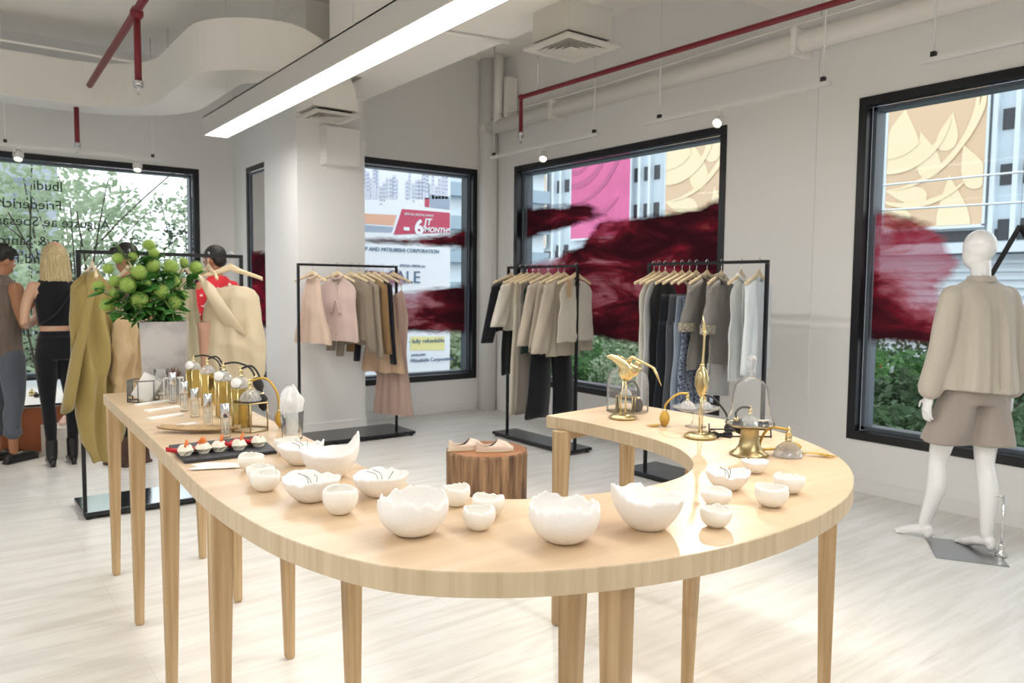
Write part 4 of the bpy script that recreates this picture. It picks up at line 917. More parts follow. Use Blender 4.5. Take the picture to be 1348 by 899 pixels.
garment(2, 485, 'tan brown jacket between the taupe and the black ones', 'jacket', 'jacket', tan, -.76, yaw=-.36, seed=5, sleeves=(.68, .058, .05, None))
garment(2, 493, 'black long-sleeved jacket beside the tan one', 'jacket', 'jacket', ink, -.70, yaw=-.3, seed=6, sleeves=(.78, .055, .04, None))
garment(2, 504, 'peach lace slip dress with pleats and V neck', 'dress', 'gown', lace, -1.04, yaw=-.45, seed=7, folds=7, fd=.5, z0=-.24, thick=.03, prof=[(0, .09), (.04, .12), (.3, .15), (1, .27)], slope=-.25, neck=.1, ndrop=.1, hlab='wooden hanger with the straps of the peach lace slip dress')
r_ = garment(2, 518, 'long dusty rose dress with ruffled side, rightmost on the pillar rail', 'dress', 'gown', rose, -1.47, yaw=-.55, seed=8, folds=5, fd=.45, z0=-.25, thick=.035, prof=[(0, .09), (.04, .12), (.25, .17), (.5, .15), (1, .23)], slope=-.25, neck=.1, ndrop=.1, hlab='wooden hanger with the straps of the long dusty rose dress')
rf = MB()
for i in range(26):
    v = i/25; z = -.55-.55*v
    rf.v += [(.10+.03*sin(v*4), -.03, z), (.19+.035*sin(v*19), -.045+.025*sin(v*23), z-.02), (.21+.03*sin(v*17+1), -.02+.03*sin(v*21+2), z-.03)]
rf.f = [(3*i+a, 3*i+a+1, 3*i+a+4, 3*i+a+3) for i in range(25) for a in (0, 1)]; rf.sm = [True]*len(rf.f)
o = obj('ruffle', rf, rose, r_); so = o.modifiers.new('s', 'SOLIDIFY'); so.thickness = .003
for i, rr in enumerate(((504, -.45, lace), (518, -.55, rose))):
    p = along(2, rr[0])
    st_ = [o for o in COL.objects if o.name.startswith('dress') and o.parent is None][-2+i]
    for s_ in (-1, 1): obj('strap', MB().tube([(s_*.085, 0, -.12-.33*.085+.012), (s_*.088, .003, -.2), (s_*.09, 0, -.27)], .0028, 5), rr[2], st_)
# --- rail 3
offw = F('off_white', 'd5cfc3'); greyt = F('grey_taupe', '9b9288'); green = F('dark_green', '2b3b36'); beige = F('beige', 'b9aF9f'.lower()); beige2 = F('warm_beige', 'bdb2a2'); beiged = F('deep_beige', 'a29686'); cream = F('cream_grey', 'c6c0b4'); black = F('black', '15161b', var=.15)
garment(3, 673, 'long black jacket, leftmost on the rail behind the stump', 'jacket', 'jacket', ink, -.62, yaw=.1, seed=11, sleeves=(.56, .07, .075, None), splay=.22)
trousers(3, 678, 'narrow black trousers under the long black jacket', black, -.13, -1.03, yaw=.1, w=.13, flare=.1, seed=2, hg=False)
garment(3, 686, 'off-white wide-sleeved blouse beside the black jacket', 'blouse', 'jacket', offw, -.60, yaw=.1, seed=12, sleeves=(.40, .075, .10, None), splay=.25, thick=.02)
trousers(3, 694, 'cream wide trousers hanging behind the grey pair', F('cream_trouser', 'cbc2b2'), -.14, -1.38, yaw=.1, w=.15, flare=.17, seed=3)
trousers(3, 701, 'grey taupe trousers with pressed crease', greyt, -.14, -1.37, yaw=.1, w=.15, flare=.16, seed=4)
garment(3, 709, 'dark green top half hidden between beige jackets', 'top', 'slim', green, -.80, yaw=.05, seed=13)
garment(3, 722, 'beige wide-sleeved jacket nearest the dark green top', 'jacket', 'jacket', beige2, -.78, yaw=.08, seed=14, sleeves=(.55, .075, .095, None), splay=.18)
trousers(3, 728, 'wide black trousers, the darkest on the rail behind the stump', black, -.42, -1.36, yaw=.12, w=.22, flare=.26, seed=5, hg=False, thick=.03, splay=.06)
garment(3, 735, 'deep beige jacket between two lighter ones', 'jacket', 'jacket', beiged, -.78, yaw=.08, seed=15, sleeves=(.56, .07, .085, None), splay=.15)
garment(3, 743, 'long beige coat with flared sleeve, third garment from the near post', 'jacket', 'jacket', beige, -.80, yaw=.12, seed=16, sleeves=(.6, .075, .105, None), splay=.2)
r_ = garment(3, 759, 'pale grey-beige sleeveless top with paper tag, nearest the near post', 'top', 'top', cream, -.66, yaw=.1, seed=17, fd=.12, folds=2, neck=.085, ndrop=.09)
obj('paper_tag', MB().box((-.155, -.045, -.28), (-.105, -.042, -.13)), mat('kraft_tag', 'b99d78', .8), r_)
# --- rail 4
ivory = F('ivory', 'cfccc2'); white = F('white_cotton', 'dcdedd'); silver = F('silver_white', 'c3c5c6'); charcoal = F('charcoal', '54565c'); navy = F('navy', '1d222c'); bead = mat('bead_trim', '5a554c', .4, .3, bump=1, bs=240, col2='cfc6b4', vs=120, ramp=(.5, .56)); greyk = F('grey_knit', '86827f'); greyd = F('grey_silk', '7e7b77')
blu = F('blue_grey', '8d98a8'); pat = mat('fabric_blue_pattern', '8c97a8', .8, col2='3c4360', vs=60, ramp=(.45, .52), stretch=(1, 1, 1.4))
garment(4, 861, 'ivory sleeveless top, leftmost on the rail nearest the table', 'top', 'slim', ivory, -.98, yaw=.1, seed=21, folds=3, neck=.07)
garment(4, 868, 'white grey sleeveless long top beside the ivory one', 'top', 'slim', silver, -1.10, yaw=.1, seed=22, folds=4, neck=.06)
garment(4, 876, 'long black sleeveless dress with deep armhole', 'dress', 'slim', F('black_crepe', '1b1c22'), -1.22, yaw=.1, seed=23, folds=3, fd=.2)
trousers(4, 888, 'dark navy trousers clipped to a slanting hanger', navy, -.24, -1.2, yaw=.12, w=.16, flare=.18, seed=6)
trousers(4, 898, 'charcoal trousers between the navy and the blue-grey pair', charcoal, -.24, -1.2, yaw=.12, w=.15, flare=.16, seed=7)
r_ = trousers(4, 908, 'pale blue-grey trousers with mottled dark blue side stripe', blu, -.25, -1.12, yaw=.15, w=.16, flare=.17, seed=8, thick=.024)
obj('side_stripe', MB().box((-.005, -.034, -1.1), (.07, -.030, -.27)), pat, r_)
trousers(4, 917, 'blue mottled print trousers behind the grey silk top', pat, -.25, -1.10, yaw=.15, w=.16, flare=.17, seed=9)
garment(4, 931, 'grey silk top with beaded elbow cuffs', 'top', 'top', greyd, -.78, yaw=.18, seed=24, sleeves=(.33, .08, .085, bead), splay=.3, collar=bead, fd=.4)
r_ = garment(4, 950, 'grey knit top with beaded round collar and beaded cuffs', 'top', 'top', greyk, -.80, yaw=.35, seed=25, sleeves=(.34, .075, .085, bead), splay=.28, collar=bead, folds=3, neck=.09, ndrop=.07)
obj('collar', MB().tube([(.092*cos(a), .036*sin(a), -.135+.035*abs(cos(a))-.02*(sin(a) < 0)) for a in [2*pi*i/22 for i in range(22)]], .011, 8, closed=True), bead, r_)
obj('under_hem', MB().loft([[V((.235*cos(a), .03*sin(a)*(1+.3*sin(6*a)), z-.03*cos(a))) for a in [2*pi*i/30 for i in range(30)]] for z in (-.74, -.84, -.96)], caps=True), F('pale_grey_silk', 'b6b5b4'), r_)
garment(4, 976, 'white shirt with open front and long placket', 'blouse', 'jacket', white, -.82, yaw=.35, seed=26, buttons=(5, wb), folds=3, collar=white, name='shirt')
garment(4, 1000, 'white long-sleeved shirt at the near post of the table rail', 'blouse', 'top', F('cool_white', 'dfe6ea'), -.80, yaw=.3, seed=27, sleeves=(.6, .06, .05, None), splay=.1, folds=4, name='shirt')
# --- rail 1: gowns
goldv = F('gold_velvet', '93804a', rough=.5, sheen=.35, var=.35, vs=3, bump=.1, bs=30); satin = F('tan_satin', 'b59a72', rough=.38, spec=.5, var=.1, bump=0); creamd = F('cream_duchess', 'cdbd9f', rough=.5, spec=.4, var=.06); oliv = F('pale_olive_satin', '9d9478', rough=.45, spec=.4)
def drape(px, lab, m, z0, z1, halfw, thick, seed, yaw, rows=54, n=72, shift=None, fd=1., hnote=None, cat='dress', swag=.05):
    p = along(1, px); r_ = thing('draped_gown', lab, cat, (p.x, p.y, RZ), hanger_rot(1, yaw), 'draped gowns on the rail by the flowers'); rings = []
    for j in range(rows+1):
        v = j/rows; hw = interp(halfw, v); th = interp(thick, v); ring = []
        for i in range(n):
            a = 2*pi*i/n; ca, sa = cos(a), sin(a); x = hw*ca
            sg = swag*(1-ca*ca)*sin(v*pi)
            z = lerp(z0-(.28*abs(x)), z1, v)-sg*sin(v*16+seed)*.25+.02*mn.noise(V((ca*2, sa*2, v*4+seed)))
            f = min(1, v*3)
            y = th*sa*(1+.3*fd*f*sin(7*x/hw*1.6+seed+v*2.2))+.4*th*fd*f*mn.noise(V((x*10+v*3, v*7, seed)))+th*.35*fd*f*sin(x*26+v*9+seed)*(sa < 0)
            ring.append(V((x+(shift(v) if shift else 0), y, z)))
        rings.append(ring)
    obj('drape', MB().loft(rings, caps=True), m, r_)
    hanger(1, px, hnote or 'wooden hanger holding the '+' '.join(lab.split(',')[0].split()[:11]), yaw if px == 303 else .05); return r_
r_ = drape(121, 'gold olive velvet gown falling to the floor, left end of the rail', goldv, -.13, -1.30, [(0, .05), (.05, .14), (.3, .16), (.6, .17), (.85, .14), (1, .07)], [(0, .02), (.1, .06), (.5, .085), (.8, .075), (1, .04)], 1.3, -1.15, shift=lambda v: .04*v)
obj('shoulder_fold', MB().loft([[V((lerp(-.02, -.20, v)+.03*cos(a), .05*sin(a)-.03, lerp(-.13, -.95, v)+.02*cos(a))) for a in [2*pi*q/12 for q in range(12)]] for v in [i/10 for i in range(11)]], caps=True), goldv, r_)
drape(170, 'tan satin gown with deep draped folds behind the vase', satin, -.30, -.98, [(0, .10), (.1, .13), (.5, .14), (.8, .12), (1, .05)], [(0, .03), (.2, .06), (.6, .08), (1, .03)], 3.1, -1.0, shift=lambda v: -.02*v)
drape(243, 'pale olive satin gown partly behind the green flowers', oliv, -.15, -1.05, [(0, .05), (.06, .10), (.5, .12), (1, .13)], [(0, .02), (.2, .045), (1, .06)], 5.2, -.9)
r_ = drape(303, 'big cream balloon-shaped gown hanging at the right end of the gown rail', creamd, -.20, -.98, [(0, .13), (.05, .165), (.2, .185), (.5, .225), (.75, .21), (.9, .14), (1, .02)], [(0, .03), (.1, .07), (.5, .11), (.85, .09), (1, .02)], 7.7, 1.25, shift=lambda v: -.02+.02*sin(v*3), fd=.45)
obj('shoulder_fold', MB().loft([[V((lerp(.16, -.02, v)+.06*(1+.5*v)*cos(a), .07+.05*sin(v*3)+.02*sin(a), lerp(-.16, -.50, v)+.05*cos(a))) for a in [2*pi*q/14 for q in range(14)]] for v in [i/10 for i in range(11)]], caps=True), creamd, r_)
obj('pink_lining', MB().loft([[V((.17+.02*v+.05*cos(a), .05+.03*sin(a), lerp(-.45, -.95, v)) ) for a in [2*pi*q/12 for q in range(12)]] for v in [i/8 for i in range(9)]], caps=True), F('pink_lining', 'c79c86'), r_)
hanger(1, 274, 'narrow-looking wooden hanger just left of the cream gown', .08)
# ================================================================ figures
def baked(mb, voxel=.009, smooth=4):
    """several overlapping volumes fused into one continuous skin"""
    o = bpy.data.objects.new('tmp', mb.mesh('tmp')); COL.objects.link(o)
    bm_ = bmesh.new(); bm_.from_mesh(o.data); bmesh.ops.recalc_face_normals(bm_, faces=bm_.faces); bm_.to_mesh(o.data); bm_.free()
    m = o.modifiers.new('r', 'REMESH'); m.mode = 'VOXEL'; m.voxel_size = voxel; m.use_smooth_shade = True
    s_ = o.modifiers.new('s', 'SMOOTH'); s_.iterations = smooth; s_.factor = .5
    bpy.context.view_layer.update(); me = bpy.data.meshes.new_from_object(o.evaluated_get(bpy.context.evaluated_depsgraph_get()))
    old = o.data; bpy.data.objects.remove(o); bpy.data.meshes.remove(old)
    me.polygons.foreach_set('use_smooth', [True]*len(me.polygons)); return me
def limb(mb, pts, rad_, n=14, sub=4):
    P = spline(pts, sub); R_ = []
    for i in range(len(P)):
        t = i/sub; k = min(int(t), len(rad_)-2); R_.append(lerp(rad_[k], rad_[k+1], t-k))
    mb.tube(P, R_, n)
    mb.sphere(P[0], R_[0]*.98, 14, 8); mb.sphere(P[-1], R_[-1]*.98, 14, 8)
def torso(mb, rows, n=28):
    """rows: (x, y, z, half width, half depth)"""
    out = []
    for i in range(len(rows)-1):
        for k in range(4):
            t = k/4; t = t*t*(3-2*t); out.append([lerp(a, b_, t) for a, b_ in zip(rows[i], rows[i+1])])
    out.append(rows[-1])
    mb.loft([[V((x+w*cos(a), y+d*sin(a), z)) for a in [2*pi*q/n for q in range(n)]] for x, y, z, w, d in out])
def hand(mb, w, d, up, thumb, s=1., curl=.35):
    """w wrist, d direction of the fingers, up back-of-hand normal, thumb side vector"""
    w = V(w); d = V(d).normalized(); up = V(up); up = (up-d*up.dot(d)).normalized(); th = V(thumb); th = (th-d*th.dot(d)-up*th.dot(up)).normalized()
    for i in range(5):
        c = w+d*(.012+.017*i)*s
        mb.sphere(c, .02*s, 10, 8)
        mb.sphere(c+th*.018*s, .015*s, 10, 8); mb.sphere(c-th*.018*s, .014*s, 10, 8)
    for q, (off, L_) in enumerate(((.027, .068), (.010, .078), (-.008, .073), (-.026, .058))):
        b0 = w+d*.082*s+th*off*s; p = [b0]; ang = 0; cur = b0
        for seg, l in enumerate((.45, .32, .23)):
            ang += curl*(1+.15*q); cur = cur+(d*cos(ang)-up*sin(ang))*L_*l*s; p.append(cur)
        mb.tube(p, [.0085*s, .008*s, .0072*s, .006*s], 8); mb.sphere(p[-1], .006*s, 8, 6)
    b0 = w+d*.03*s+th*.026*s; p = [b0, b0+(d*.5+th*.75)*.032*s, b0+(d*.9+th*.75-up*.2)*.055*s]
    mb.tube(p, [.011*s, .0095*s, .0075*s], 8); mb.sphere(p[-1], .0072*s, 8, 6)
def head(mb, c, fwd, s=1., face=True, neck_to=None):
    """c: centre of the skull; fwd: facing direction in the figure's frame"""
    f = V(fwd).normalized(); side = f.cross(V((0, 0, 1))).normalized(); u = side.cross(f)
    M = Matrix(((side.x, f.x, u.x, c[0]), (side.y, f.y, u.y, c[1]), (side.z, f.z, u.z, c[2]), (0, 0, 0, 1)))
    mb.sphere((0, -.012*s, .015*s), (.074*s, .093*s, .095*s), 24, 16, M)
    mb.sphere((0, .022*s, -.045*s), (.058*s, .066*s, .073*s), 20, 14, M)
    mb.sphere((0, .048*s, -.088*s), (.03*s, .030*s, .026*s), 14, 10, M)
    if face:
        mb.tube([M@V((0, .088*s, .005*s)), M@V((0, .103*s, -.022*s)), M@V((0, .092*s, -.034*s))], [.007*s, .012*s, .011*s], 8)
        mb.sphere((0, .083*s, -.06*s), (.022*s, .009*s, .008*s), 10, 8, M)
        mb.sphere((0, .08*s, .012*s), (.05*s, .012*s, .01*s), 12, 8, M)
        for q in (-1, 1): mb.sphere((q*.075*s, -.005*s, -.012*s), (.01*s, .018*s, .03*s), 12, 10, M)
    return M
def eyes(M, r_, s=1.):
    we = bpy.data.materials.get('eye_white') or mat('eye_white', 'eeeae4', .3); ie = bpy.data.materials.get('eye_iris') or mat('eye_iris', '2a1c14', .2); lp = bpy.data.materials.get('lip_tone') or mat('lip_tone', '9a5a50', .5)
    for q in (-1, 1):
        e = obj('eye', MB().sphere((q*.03*s, .076*s, -.006*s), .011*s, 12, 8, M), we, r_); obj('iris', MB().sphere((q*.03*s, .0835*s, -.006*s), .0052*s, 10, 6, M), ie, e)
    obj('lips', MB().sphere((0, .0895*s, -.062*s), (.02*s, .006*s, .006*s), 12, 8, M), lp, r_)

# ---------------- mannequin ------------------------------------------------
M_man = mat('mannequin_gloss', 'ececec', .12, coat=.6); M_jack = F('mannequin_jacket', 'bdb4a7'); M_shorts = F('mannequin_shorts', 'a3988f')
mn_root = thing('mannequin', 'glossy white faceless mannequin in beige jacket and shorts, seen from behind', 'mannequin', (4.63, 1.88, 0), -.47)
mb = MB()
torso(mb, [(0, 0, .86, .13, .09), (0, -.01, .93, .165, .11), (0, 0, 1.02, .14, .095), (0, .01, 1.10, .12, .085), (0, .01, 1.25, .145, .10), (0, 0, 1.36, .165, .10), (0, -.005, 1.44, .15, .08), (0, -.01, 1.49, .07, .06)])
limb(mb, [(0, -.005, 1.46), (0, .0, 1.54), (0, .01, 1.62)], [.055, .05, .052])
Mh = MB(); mb.sphere((-.005, .01, 1.70), (.078, .092, .092), 28, 18); mb.sphere((-.012, .028, 1.655), (.064, .075, .085), 24, 16)
for s_ in (-1, 1):
    hx, hy = (-.135, .178) if s_ < 0 else (.058, -.071)
    kx, ky = lerp(s_*.085, hx, .55), lerp(0, hy, .55)+.02
    limb(mb, [(s_*.085, 0, .88), (lerp(s_*.085, kx, .5)+s_*.01, ky*.5+.01, .68), (kx, ky, .49), (lerp(kx, hx, .35), lerp(ky, hy, .35)-.025, .34), (hx, hy, .10)], [.088, .072, .050, .053, .033])
    fd_ = V((-.45, 1, 0)).normalized() if s_ < 0 else V((-.2, 1, 0)).normalized()
    a = V((hx, hy, .085)); limb(mb, [a-fd_*.02+V((0, 0, -.015)), a+fd_*.06+V((0, 0, -.035)), a+fd_*.13+V((0, 0, -.062)), a+fd_*.165+V((0, 0, -.068))], [.031, .029, .024, .014])
    mb.sphere(a-fd_*.028+V((0, 0, -.035)), (.026, .028, .035), 12, 8)
    for q in range(5): mb.sphere(a+fd_*(.172-.006*q)+V((-fd_.y, fd_.x, 0))*s_*-(.02-.011*q)*(-1)+V((0, 0, -.072)), (.009, .012, .008), 8, 6)
    limb(mb, [(s_*.16, -.005, 1.42), (s_*.205, -.015, 1.28), (s_*.228, -.01, 1.14), (s_*.246, .02, .96), (s_*.256, .035, .87)], [.048, .042, .035, .030, .022])
    hand(mb, (s_*.256, .035, .87), (s_*.05, .12, -1), (s_, -.1, 0), (0, 1, -.2), 1.0, .22)
obj('body', baked(mb, .0065, 4), M_man, mn_root)
# shorts
mb = MB(); torso(mb, [(0, 0, .83, .15, .12), (0, 0, .90, .185, .135), (0, 0, .97, .165, .12), (0, 0, 1.0, .15, .11)])
for s_ in (-1, 1):
    cx = -.115 if s_ < 0 else .098; cy_ = .065 if s_ < 0 else -.015
    rings = []
    for i in range(11):
        v = i/10; z = lerp(.93, .60, v)+(.0); w = lerp(.088, .128, v); 
        rings.append([V((lerp(s_*.085, cx, v)+w*cos(a)*(1+.04*sin(5*a+v*3)), lerp(0, cy_, v)+w*1.02*sin(a)*(1+.05*sin(4*a+v*5+s_)), z+.006*sin(3*a)*v)) for a in [2*pi*q/40 for q in range(40)]])
    mb.loft(rings)
obj('shorts', baked(mb, .009, 3), M_shorts, mn_root)
# jacket: boxy, hem flaring, sleeves fused
mb = MB(); rings = []
for i in range(31):
    v = i/30; z = lerp(1.525, .905, v)
    w = interp([(0, .062), (.035, .10), (.09, .165), (.14, .20), (.25, .19), (.6, .195), (1, .225)], v); d = interp([(0, .06), (.1, .10), (.3, .135), (1, .17)], v)
    ring = []
    for q in range(96):
        a = 2*pi*q/96; f = min(1, max(0, (v-.08)*2.2))
        pl = .011*f*(math.exp(-((a-4.45)/.07)**2)+math.exp(-((a-4.97)/.07)**2)+.8*math.exp(-((a-4.1)/.09)**2)+.8*math.exp(-((a-5.3)/.09)**2))+.006*f*sin(9*a+v*1.5)
        ring.append(V(((w+pl)*cos(a), (d+pl*1.6)*sin(a), z+.010*v*sin(2*a+.5))))
    rings.append(ring)
mb.loft(rings)
for s_ in (-1, 1):
    P = [(s_*.165, 0, 1.42), (s_*.212, -.015, 1.28), (s_*.236, -.01, 1.12), (s_*.252, .015, .98), (s_*.258, .025, .915)]
    limb(mb, P, [.068, .064, .062, .063, .066], 22)
me = baked(mb, .007, 3); obj('jacket', me, M_jack, mn_root)
obj('collar', MB().loft([[V((r*1.08*cos(a), r*sin(a)-.005, z)) for a in [2*pi*q/40 for q in range(40)]] for r, z in ((.075, 1.505), (.067, 1.53), (.062, 1.537), (.058, 1.525))], caps=False), M_jack, mn_root)
obj('back_seam', MB().tube([(0, -.138-.0, 1.36), (.002, -.152, 1.2), (0, -.176, .93)], .0022, 6), M_jack, mn_root)
for s_ in (-1, 1): obj('cuff_seam', MB().tube([(s_*.257+.060*cos(a), .023+.060*sin(a), .93) for a in [2*pi*q/24 for q in range(24)]], .003, 6, closed=True), M_jack, mn_root)
# support rod and steel base plate (plate is a thing of its own that carries the figure)
c4 = [(4.632, 2.111), (4.326, 1.909), (4.499, 1.613), (4.826, 1.826)]
pc = V((4.571, 1.865, 0)); pl = thing('mannequin_stand', 'flat brushed steel plate with short glass-like calf rod under the mannequin', 'stand', tuple(pc))
bevel(obj('base_plate', MB().prism([(a-pc.x, b_-pc.y) for a, b_ in c4], 0, .006), mat('brushed_steel', 'a5a5a6', .3, .9), pl), .001, 1)
hw = V((4.63, 1.88, 0))+Matrix.Rotation(-.47, 3, 'Z')@V((.09, -.145, 0)); hl = hw-pc
obj('rod', MB().tube([hl+V((0, 0, .006)), hl+V((0, 0, .34))], .007, 10), M_chrome, pl)
obj('socket', MB().lathe([(.03, .006), (.031, .012), (.016, .03), (.014, .06), (.012, .075)], 20, Matrix.Translation(hl)), M_chrome, pl)
obj('calf_peg', MB().tube([hl+V((0, 0, .33)), hl+Matrix.Rotation(-.47, 3, 'Z')@V((-.03, .06, 0))+V((0, 0, .335))], .006, 8), M_chrome, pl)
# black A-shaped stand behind the mannequin
pA = atX(1343, 297, 5.02); za = pA.z
af = thing('hanging_triangle', 'black triangular metal frame hanging before the window behind the mannequin shoulder', 'frame', (5.02, pA.y, za-.55))
for s_ in (1, -1): obj('side_bar', MB().tube([(0, 0, .55), (0, s_*.27, 0)], .015, 4, smooth=False), M_black, af)
obj('bottom_bar', MB().tube([(0, -.27, 0), (0, .27, 0)], .012, 4, smooth=False), M_black, af)
obj('hanging_wire', MB().tube([(0, 0, .55), (0, 0, ZC-za+.55)], .0015, 5), M_chrome, af)

# ---------------- people -----------------------------------------------------
SKIN = mat('skin_light', 'c99f83', .5, var=.05, vs=6); SKIN2 = mat('skin_tan', 'a97655', .5, var=.05, vs=6)
HAIRB = mat('hair_blonde', 'd8c69a', .45, col2='a5905f', vs=26, stretch=(6, 6, .25), bump=.7, bs=40); HAIRK = mat('hair_black', '17130f', .62, bump=.5, bs=60, var=.3, vs=20)
BLK = F('visitor_black', '121318'); DENIM = F('denim_grey', '5a606a', var=.25, vs=9); GREYT_ = F('marl_brown', '75685f', var=.25, vs=40); REDP = mat('fabric_red_print', 'c3202c', .8, col2='e8d8d4', vs=16, ramp=(.36, .4)); BRN = mat('brown_leather', '4a2f24', .45, var=.3, vs=12); BLKL = mat('black_leather', '141416', .3)
def legs(mb, hips, knees, ankles, r, hipz=.9, pel=(.15, .10)):
    torso(mb, [(0, 0, hipz-.08, pel[0]*.9, pel[1]), (0, 0, hipz, pel[0], pel[1]*1.08), (0, 0, hipz+.1, pel[0]*.88, pel[1])])
    for h, k, a in zip(hips, knees, ankles):
        h, k, a = V(h), V(k), V(a); limb(mb, [h, (h+k)/2+V((0, .01, 0)), k, k*.62+a*.38+V((0, -.018, 0)), a], r)
# woman
w_ = thing('person', 'blonde woman with black crop top, black trousers and ankle boots, seen from behind', 'person', (.77, 7.03, 0), .10)
mb = MB(); torso(mb, [(0, 0, .96, .13, .09), (0, .005, 1.05, .12, .08), (0, .01, 1.15, .118, .08), (0, .01, 1.28, .135, .09), (0, 0, 1.38, .155, .085), (0, -.005, 1.45, .135, .07), (0, -.01, 1.49, .06, .055)])
limb(mb, [(0, -.005, 1.46), (0, .0, 1.52), (0, .01, 1.58)], [.05, .044, .046]); Mw = head(mb, (0, .02, 1.665), (-.15, 1, -.05), .98)
limb(mb, [(-.155, 0, 1.42), (-.205, -.01, 1.29), (-.225, -.02, 1.15)], [.042, .036, .031]); limb(mb, [(-.225, -.02, 1.15), (-.19, .10, 1.12), (-.12, .22, 1.16)], [.031, .028, .021])
hand(mb, (-.12, .22, 1.16), (.4, .8, .25), (-.6, .2, .4), (0, .1, 1), .92, .5)
limb(mb, [(.155, 0, 1.42), (.20, -.01, 1.29), (.215, -.01, 1.15)], [.042, .036, .031]); limb(mb, [(.215, -.01, 1.15), (.18, .12, 1.13), (.10, .22, 1.17)], [.031, .028, .021]); hand(mb, (.10, .22, 1.17), (-.4, .8, .2), (.6, .2, .4), (0, .1, 1), .92, .5)
obj('body', baked(mb, .0075, 4), SKIN, w_); eyes(Mw, w_, .98)
mb = MB(); torso(mb, [(0, .01, 1.115, .128, .092), (0, .01, 1.2, .135, .097), (0, .01, 1.3, .148, .105), (0, 0, 1.40, .148, .096), (0, -.005, 1.47, .118, .08), (0, -.01, 1.515, .062, .06)]); obj('crop_top', baked(mb, .009, 3), BLK, w_)
mb = MB(); legs(mb, [(-.078, 0, .88), (.078, 0, .88)], [(-.075, .015, .49), (.095, .015, .49)], [(-.065, -.01, .16), (.085, .0, .16)], [.086, .072, .05, .05, .036], .93, (.155, .11)); torso(mb, [(0, 0, .9, .15, .11), (0, 0, 1.0, .135, .095), (0, 0, 1.075, .125, .088)]); obj('trousers', baked(mb, .009, 3), BLK, w_)
for x, y in ((-.065, -.01), (.085, 0)):
    mb = MB(); limb(mb, [(x, y, .20), (x, y, .12), (x, y+.005, .075)], [.044, .042, .04]); limb(mb, [(x, y-.01, .065), (x, y+.07, .045), (x, y+.14, .028)], [.037, .034, .022]); b_ = obj('ankle_boot', baked(mb, .008, 2), BLKL, w_)
    obj('boot_heel', MB().loft([[V((x+r*cos(a), y-.035+r*sin(a), z)) for a in [2*pi*q/14 for q in range(14)]] for r, z in ((.020, 0), (.019, .02), (.026, .055))]), BLKL, b_)
hr = MB(); rings = []
for j in range(19):
    v = j/18; z = lerp(1.765, 1.435, v); w = interp([(0, .012), (.06, .055), (.16, .084), (.35, .097), (.6, .105), (.85, .112), (1, .092)], v); d = interp([(0, .012), (.06, .06), (.16, .09), (.35, .098), (.7, .075), (1, .045)], v); cy_ = interp([(0, .01), (.3, -.002), (1, -.035)], v)
    ring = []
    for q in range(72):
        a = 2*pi*q/72; front = max(0, sin(a))**2*min(1, v*3)
        g = 1+.018*sin(a*17+v*3)+.015*sin(a*31)
        ring.append(V((w*g*cos(a), cy_+d*g*sin(a)*(1-.75*front), z+.03*mn.noise(V((cos(a)*5, sin(a)*5, 1)))*(v > .9))))
    rings.append(ring)
obj('hair', hr.loft(rings), HAIRB, w_)
obj('bag_strap', MB().tube(spline([(.135, .02, 1.49), (.10, -.085, 1.40), (-.02, -.112, 1.22), (-.135, -.06, 1.12)], 6), .006, 6), BLKL, w_)
# man at the left edge, turned towards the right
m_ = thing('person', 'dark-haired man in sleeveless marled shirt and rolled grey jeans at the left edge', 'person', (.42, 7.40, 0), -.95)
mb = MB(); torso(mb, [(0, 0, .95, .14, .10), (0, .0, 1.1, .135, .10), (0, .01, 1.28, .16, .11), (0, 0, 1.38, .18, .105), (0, -.01, 1.44, .15, .085), (0, -.01, 1.48, .07, .06)])
limb(mb, [(0, -.01, 1.45), (0, .01, 1.52), (0, .02, 1.57)], [.06, .056, .056]); Mm = head(mb, (0, .035, 1.625), (.15, 1, -.18), 1.0)
for s_ in (-1, 1):
    limb(mb, [(s_*.19, -.01, 1.40), (s_*.235, -.02, 1.26), (s_*.235, .02, 1.12)], [.055, .052, .042]); limb(mb, [(s_*.235, .02, 1.12), (s_*.17, .17, 1.15), (s_*.06, .28, 1.24)], [.042, .038, .027]); hand(mb, (s_*.06, .28, 1.24), (-s_*.3, .7, .5), (s_*.7, .2, 0), (0, -.2, 1), 1.05, .7)
for x in (-.09, .09): limb(mb, [(x*.9, 0, .98), (x, .015, .6), (x, .02, .35), (x, 0, .2), (x, 0, .08)], [.07, .055, .045, .036, .033])
obj('body', baked(mb, .0085, 4), SKIN2, m_); eyes(Mm, m_)
mb = MB(); torso(mb, [(0, 0, .86, .18, .135), (0, .0, 1.0, .168, .13), (0, .01, 1.2, .172, .13), (0, .01, 1.33, .19, .13), (0, 0, 1.41, .18, .115), (0, -.01, 1.47, .12, .09), (0, -.01, 1.51, .075, .07)]); obj('shirt', baked(mb, .011, 3), GREYT_, m_)
mb = MB(); legs(mb, [(-.09, 0, .86), (.09, 0, .86)], [(-.095, .02, .48), (.095, .02, .48)], [(-.092, 0, .24), (.092, 0, .24)], [.105, .09, .07, .066, .058], .9, (.165, .125)); j_ = obj('rolled_jeans', baked(mb, .01, 3), DENIM, m_)
for x in (-.09, .09):
    obj('turn_up', MB().loft([[V((x+r*cos(a), r*sin(a), z)) for a in [2*pi*q/24 for q in range(24)]] for r, z in ((.058, .225), (.065, .23), (.066, .27), (.06, .275))], caps=True), DENIM, j_)
    mb = MB(); limb(mb, [(x, -.05, .045), (x, .06, .045), (x, .16, .035), (x, .20, .03)], [.036, .042, .038, .026]); mb.box((x-.036, -.08, 0), (x+.036, .2, .02)); obj('loafer', baked(mb, .008, 2), BLKL, m_)
